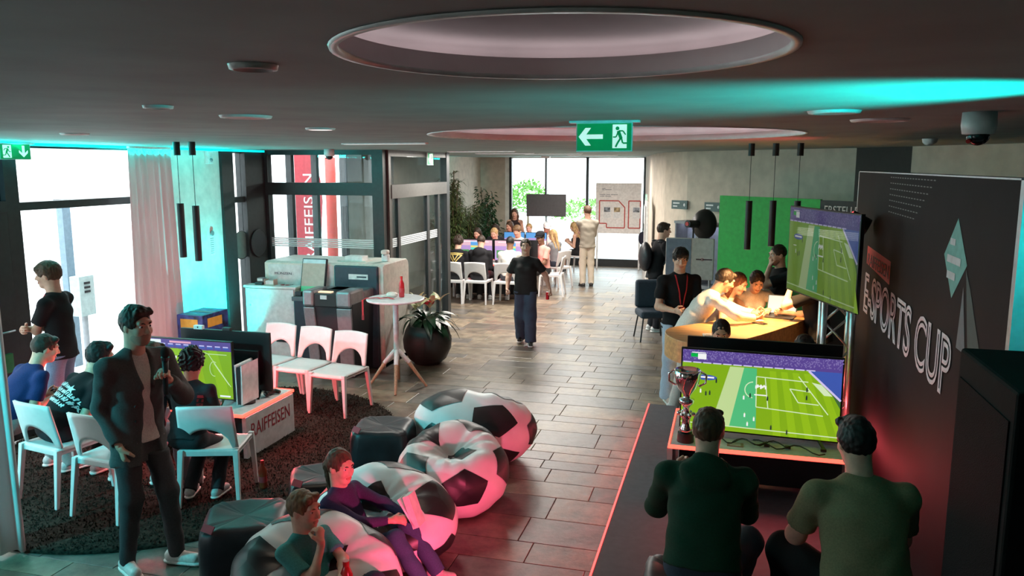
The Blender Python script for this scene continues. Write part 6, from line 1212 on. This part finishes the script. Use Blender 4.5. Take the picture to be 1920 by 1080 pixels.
person('person in a purple sweater holding a white booklet on a bean bag', (-2.25, 4.47, 0), -98, H=1.46, w=.88, z=.22, female=False, spine=(-34, -18), head=(-12, -4, 0), top='long', topc=(.055, .035, .10), botc=(.045, .07, .14), hair='pony', hairc='brown', near=0, rh=(.02, .24, .44), lh=(-.12, .28, .42), rn=(-.5, -.2, -.6), ln=(.6, -.2, .2), rp=(.8, -.2, -.5), lp=(-.8, -.2, -.5), rf=(.12, .54, .10), lf=(-.10, .50, .10), kp=(0, .5, 1), shoe=(.5, .42, .40), extra=bookx)
# --- the woman walking through
def bottle_hand(i):
    R0 = i['root']
    for g, nm, lb, cl_ in ((1, 'phone', 'phone in a patterned case in the hand of the walking person', None), (-1, 'drink_can', 'small red can in the hand of the walking person', 1)):
        t = thing(nm, lb, 'phone' if g > 0 else 'can', (0, 0, 0)); t.matrix_world = Matrix.Translation(R0.location) @ R0.rotation_euler.to_matrix().to_4x4() @ Matrix.Translation(Vector((i['wr'][g] + A(-g * .03, .03, -.09)).tolist()))
        if g > 0: MB().box(-.005, .005, -.037, .037, -.07, .07).build('case', m_trim, t, bevel=.003); MB().cyl((.005, 0, 0), (.007, 0, 0), .02).build('ring', mat('ring_red', (.5, .1, .1), .5), t)
        else: MB().cyl((0, 0, -.06), (0, 0, .05), .027, n=18).build('body', mat('can_red', (.5, .02, .03), .3, .5), t); MB().cyl((0, 0, .05), (0, 0, .056), .022, n=18).build('lid', m_steel, t)
person('person in a black shirt and dark jeans walking across the open floor', (-2.92, 11.46, 0), 188, H=1.64, w=1.12, female=True, top='tee', topc=(.022, .022, .022), bot='wide', botc=(.06, .075, .12), shoe=(.03, .03, .03), sole=(.6, .6, .6), hair='pony', hairc='dark', head=(6, 4, 0), near=0, rh=(.27, .10, .86), lh=(-.36, -.06, .84), rcurl=55, lcurl=60, rf=(.08, -.10, .10, -6), lf=(-.09, .12, .085, 6), extra=bottle_hand)
# --- far group
FS = dict(rf=(.12, .40, .085), lf=(-.12, .40, .085)); FH = dict(rh=(.08, .36, .72), lh=(-.08, .36, .72), rcurl=50, lcurl=50); FZ = .55
i = person('far seated player in a black shirt with a gold print', (-5.22, 14.82, 0), -4, H=1.72, z=FZ, spine=(10, 16), head=(0, -8, 0), topc=BLK, botc=(.03, .03, .03), hair='curly', hairc='dark', near=2, face=False, **FS, **FH)
bvh = body_bvh(i); c0 = i['ch'] - i['fw'] * .3; V3 = []; F3 = []
for a, c in (((-.13, .06), (.13, .06)), ((.13, .06), (0, -.12)), ((0, -.12), (-.13, .06)), ((-.06, .06), (0, -.06)), ((.06, .06), (0, -.06)), ((-.15, .09), (.15, .09))):
    d = Vector((c[0] - a[0], c[1] - a[1])).normalized(); p = Vector((-d.y, d.x)) * .010; n0 = len(V3)
    for k in range(6):
        x, y = a[0] + (c[0] - a[0]) * k / 5, a[1] + (c[1] - a[1]) * k / 5; V3 += [tuple(c0 + i['Rx'] * (x + p.x) + i['up'] * (y + p.y)), tuple(c0 + i['Rx'] * (x - p.x) + i['up'] * (y - p.y))]
    F3 += [(n0 + 2 * k, n0 + 2 * k + 1, n0 + 2 * k + 3, n0 + 2 * k + 2) for k in range(5)]
wrap_poly(i, bvh, V3, F3, mat('print_gold', (.55, .40, .12), .5), 'gold_print', .005, tuple(i['fw']))
person('far seated player in a black hoodie on a white chair', (-4.74, 14.86, 0), 0, H=1.76, w=1.05, z=FZ, spine=(8, 14), head=(0, -8, 0), top='hoodie', topc=(.014, .014, .016), botc=(.03, .03, .035), hair='fade', hairc='dark', near=2, face=False, **FS, **FH)
person('far seated player in a white shirt turned to the lilac and cyan monitor', (-4.14, 14.90, 0), 4, H=1.72, z=FZ, spine=(8, 14), head=(0, -8, 0), topc=(.62, .60, .56), botc=(.05, .05, .06), hair='fade', hairc='black', skin='brown', near=2, face=False, **FS, **FH)
person('person in a red top looking down across the far table', (-5.30, 16.70, 0), 178, H=1.64, female=True, z=FZ + .09, spine=(10, 18), head=(0, -22, 0), topc=(.25, .03, .04), hair='long', hairc='dark', near=2, **FS, **FH)
person('person in a black top looking down across the far table', (-4.93, 16.74, 0), 180, H=1.64, female=True, z=FZ + .09, spine=(10, 18), head=(0, -22, 0), topc=(.03, .03, .04), hair='pony', hairc='blond', near=2, **FS, **FH)
person('person in a dark shirt half hidden behind the far table sitters', (-5.32, 18.10, 0), 175, H=1.72, z=FZ, spine=(8, 12), head=(0, -10, 0), topc=(.04, .04, .05), hair='curly', hairc='dark', near=2, **FS, **FH)
person('person in a white shirt facing the room at the far table', (-4.40, 16.72, 0), 172, H=1.76, z=FZ + .09, spine=(6, 10), head=(0, -16, 0), topc=(.75, .72, .68), hair='fringe', hairc='lightbrown', near=2, **FS, **FH)
i = person('person in a black cap and pink shirt at the far table', (-3.70, 16.05, 0), 140, H=1.76, z=FZ, spine=(4, 8), head=(16, -10, 0), topc=(.70, .36, .30), botc=(.02, .02, .02), hair='fade', hairc='black', skin='brown', near=2, **FS, **FH); cap(i, (.02, .02, .025))
person('person in a grey top turned away behind the black cap', (-3.70, 17.30, 0), 60, H=1.62, female=True, z=FZ, spine=(6, 10), head=(10, -8, 0), topc=(.20, .20, .21), hair='longback', hairc='blond', near=2, face=False, **FS, **FH)
i = person('person in a white cap and white shirt near the back window', (-4.24, 18.70, 0), 185, H=1.80, z=FZ, spine=(6, 12), head=(20, -20, 0), topc=(.80, .72, .70), botc=(.10, .18, .35), hair='fade', hairc='brown', near=2, **FS, **FH); cap(i, (.85, .85, .85))
person('person in a black strap top standing at the edge of the back window', (-5.20, 19.30, 0), 190, H=1.68, female=True, spine=(6, 10), head=(0, -18, 0), top='tank', topc=(.03, .02, .02), botc=(.05, .05, .06), hair='long', hairc='brown', near=2)
person('person in a dark grey shirt behind the blue lit monitor', (-5.15, 18.85, 0), 170, H=1.64, female=True, z=FZ + .06, spine=(6, 10), head=(-20, -12, 0), topc=(.10, .10, .12), hair='long', hairc='brown', near=2, **FS, **FH)
person('person in a dark shirt seated low below the hanging screen', (-4.76, 19.10, 0), 180, H=1.62, female=True, z=FZ, spine=(4, 8), head=(0, -10, 0), topc=(.10, .10, .12), skin='pale', hair='bun', hairc='blond', near=2, **FS, **FH)
person('person in a black top and black shorts sitting alone on a white chair', (-3.62, 19.62, 0), 84, H=1.68, female=True, z=FZ, spine=(6, 12), head=(-4, -12, 0), top='tube', topc=BLK, bot='shorts', botc=(.015, .015, .018), hair='longback', hairc='blond', skin='light', near=2, rh=(.03, .26, .80), lh=(-.05, .28, .78), rcurl=50, lcurl=50, rf=(.07, .40, .085), lf=(-.09, .42, .085), shoe=(.04, .04, .04), sole=(.3, .3, .3))
person('person in a grey sweater and beige trousers standing with folded arms', (-3.02, 17.45, 0), 22, H=1.86, top='long', topc=(.27, .245, .20), bot='pants', botc=(.60, .54, .44), shoe=(.02, .02, .02), sole=(.03, .03, .03), hair='short', hairc='brown', head=(14, 4, 0), near=1, rh=(-.06, .24, 1.18), lh=(.02, .20, 1.50), rp=(.5, -.3, -1), lp=(-.5, .2, -1), rn=(0, -1, 0), rd=(-1, 0, .1), rf=(.10, .02, .085, -10), lf=(-.10, .0, .085, 10))
# --- around the counter
i = person('person in a black shirt with a red lanyard and pale jeans', (-.52, 9.06, 0), 205, H=1.83, w=1.0, topc=BLK, bot='wide', botc=LDEN, shoe=(.5, .38, .34), hair='fringe', hairc='black', skin='light', head=(-14, -8, 0), near=0, rh=(.16, .32, 1.12), lh=(-.10, .34, 1.06), rn=(-1, 0, .2), ln=(1, 0, .2), rcurl=45, lcurl=45, rf=(.10, .05, .085), lf=(-.10, -.03, .085)); lanyard(i)
t = thing('paper_sheet', 'white paper held by the person with the red lanyard', 'paper', (-.40, 8.74, 1.05), .3); MB().box(-.07, .07, -.002, .002, -.08, .06, M=Matrix.Rotation(rad(-40), 4, 'X')).build('sheet', m_trim, t); MB().box(-.05, .05, -.004, -.002, -.04, -.03, M=Matrix.Rotation(rad(-40), 4, 'X')).build('printed_line', m_grey, t)
person('person in a white collared shirt bending over the oak counter', (-.38, 8.60, 0), -76, H=1.76, top='shirt', topc=(.74, .70, .66), botc=(.50, .48, .46), bot='pants', shoe=(.5, .5, .5), hair='short', hairc='dark', skin='tan', spine=(28, 40), head=(4, -26, 0), near=0, rh=(.22, .66, 1.11), lh=(-.0, .70, 1.12), rp=(1, -.4, -.2), lp=(-1, -.4, -.3), rn=(-.3, 0, 1), ln=(.6, 0, .8), rd=(-.5, 1, .1), ld=(.4, 1, .1), rcurl=40, lcurl=40, z=None, rf=(.12, -.02, .085), lf=(-.10, -.10, .085))
person('person in a sleeveless white top leaning on the oak counter', (-.20, 9.22, 0), -112, H=1.66, female=True, w=1.02, top='tank', topc=(.76, .72, .68), botc=(.05, .06, .09), hair='long', hairc='red', spine=(30, 40), head=(-6, -24, 0), near=1, rh=(.12, .42, 1.10), lh=(-.10, .46, 1.11), rp=(1, -.2, -.4), lp=(-1, -.2, -.4), rn=(-.4, 0, -1), ln=(.4, 0, -1), rd=(-.6, 1, 0), ld=(.6, 1, 0))
def redprint(i):
    bvh = body_bvh(i); c0 = i['ch'] - i['up'] * .05 + i['fw'] * .3; vs = []; n = 14
    vs = [tuple(c0 + i['Rx'] * .05 * math.cos(2 * math.pi * k / n) + i['up'] * .06 * math.sin(2 * math.pi * k / n)) for k in range(n)]; wrap_poly(i, bvh, vs, [tuple(range(n))], mat('print_red2', (.5, .03, .05), .6), 'chest_print', .006, tuple(-i['fw']))
person('person in a white shirt with a red print leaning on the oak counter', (.28, 9.58, 0), -170, H=1.66, female=True, w=1.02, top='tee', topc=(.76, .72, .68), botc=(.05, .06, .09), hair='pony', hairc='dark', spine=(26, 36), head=(0, -32, 0), near=1, rh=(.22, .46, 1.10), lh=(-.12, .50, 1.11), rp=(1, -.2, -.4), lp=(-1, -.2, -.4), rn=(-.4, 0, -1), ln=(.4, 0, -1), rd=(-.8, 1, 0), ld=(.6, 1, 0), extra=redprint)
person('person in a black shirt with a hand at the chin before the green backdrop', (.66, 10.02, 0), 112, H=1.80, w=1.06, topc=BLK, botc=(.03, .03, .04), hair='fade', hairc='dark', beard=True, head=(6, -8, 0), near=1, lh=(-.02, .17, 1.50), lp=(-.4, .6, -1), ln=(0, -1, .2), ld=(.1, -.1, 1), lcurl=60, rh=(-.02, .26, 1.20), rp=(1, -.2, -.5), rd=(-1, .1, .1), rn=(0, -1, 0))
person('person in a black shirt leaning on the counter behind the truss screen', (.98, 8.85, 0), 85, H=1.76, w=1.05, topc=BLK, botc=(.03, .03, .04), hair='short', hairc='dark', near=1, spine=(10, 14), head=(0, -10, 0), lh=(.0, .30, 1.42), lp=(-.6, .7, -1), rh=(.12, .36, 1.10))
person('person in black with a backpack before the bowed wall', (-1.12, 12.95, 0), -62, H=1.84, top='long', topc=BLK, botc=(.02, .02, .025), hair='short', hairc='dark', skin='light', head=(-8, -4, 0), near=1, spine=(8, 12), rh=(.15, .40, 1.16), lh=(-.12, .40, 1.16),
       extra=lambda i: (MB().ball(tuple(i['ch'] - i['fw'] * .21 - i['up'] * .12), (.16, .10, .24), 20, 14).build('backpack', m_nylon, i['root'], smooth=True), [MB().tube([i['nb'] - i['up'] * .02 + i['Rx'] * g * .12 - i['fw'] * .10, i['nb'] + i['up'] * .005 + i['Rx'] * g * .12 + i['fw'] * .02, i['ch'] + i['Rx'] * g * .13 + i['fw'] * .14, i['wa'] + i['Rx'] * g * .16 + i['fw'] * .05], .016, 8).build('backpack_strap', m_nylon, i['root'], smooth=True) for g in (1, -1)]))
# --- the two stations on the platform
PS = dict(rf=(.14, .42, .085 + PZ), lf=(-.14, .42, .085 + PZ)); SP = PZ + .45 + .08
person('seated player in a white shirt behind the stage screens', (-.02, 7.32, 0), 180, H=1.74, z=SP - .10, spine=(8, 14), head=(0, -14, 0), topc=(.70, .66, .66), botc=(.5, .45, .45), hair='fade', hairc='black', skin='tan', near=1, rh=(.10, .34, .85), lh=(-.10, .34, .85), **PS)
person('seated player in a pale blue shirt with a bowed head behind the stage screens', (.66, 7.28, 0), 182, H=1.74, z=SP - .12, spine=(14, 24), head=(0, -34, 0), topc=(.35, .42, .52), botc=(.1, .1, .12), hair='short', hairc='black', skin='tan', near=1, rh=(.10, .34, .85), lh=(-.10, .34, .85), **PS)
for lbl, x in (('black cube pouf under the white shirted player behind the stage screens', -.02), ('black cube pouf under the pale blue shirted player behind the stage screens', .66)): pouf(lbl, (x, 7.32, PZ), 0, .46, .43, .03)
person('seated player in a dark green hoodie seen from behind on the platform', (-.06, 3.98, 0), 0, H=1.80, w=1.10, z=PZ + .50, spine=(14, 26), head=(-4, -10, 0), top='hoodie', topc=(.010, .045, .026), bot='pants', botc=(.035, .055, .08), shoe=(.5, .5, .5), hair='short', hairc='brown', near=0, face=False, rh=(.10, .52, .92), lh=(-.16, .50, .92), rp=(.5, -.3, -1), lp=(-.5, -.3, -1), rn=(-.6, 0, .6), ln=(.6, 0, .6), rcurl=50, lcurl=50, rf=(.20, .62, .085 + PZ), lf=(-.16, .58, .085 + PZ), kpr=(.6, 1, .6), extra=lambda i: hold_pad(i, 'black game controller in the hands of the hooded player'))
person('seated player in an olive green shirt seen from behind on the platform', (.71, 3.86, 0), 10, H=1.86, w=1.20, z=PZ + .52, spine=(14, 26), head=(6, -12, 0), top='tee', topc=(.22, .195, .11), botc=(.012, .012, .014), shoe=(.7, .7, .7), hair='quiff', hairc='black', near=0, face=False, rh=(.12, .50, .88), lh=(-.14, .50, .90), rp=(.5, -.3, -1), lp=(-.5, -.3, -1), rn=(-.6, 0, .6), ln=(.6, 0, .6), rcurl=50, lcurl=50, rf=(.20, .55, .085 + PZ), lf=(-.22, .50, .085 + PZ), kpl=(-.6, 1, .6), extra=lambda i: hold_pad(i, 'black game controller in the hands of the olive shirted player'))
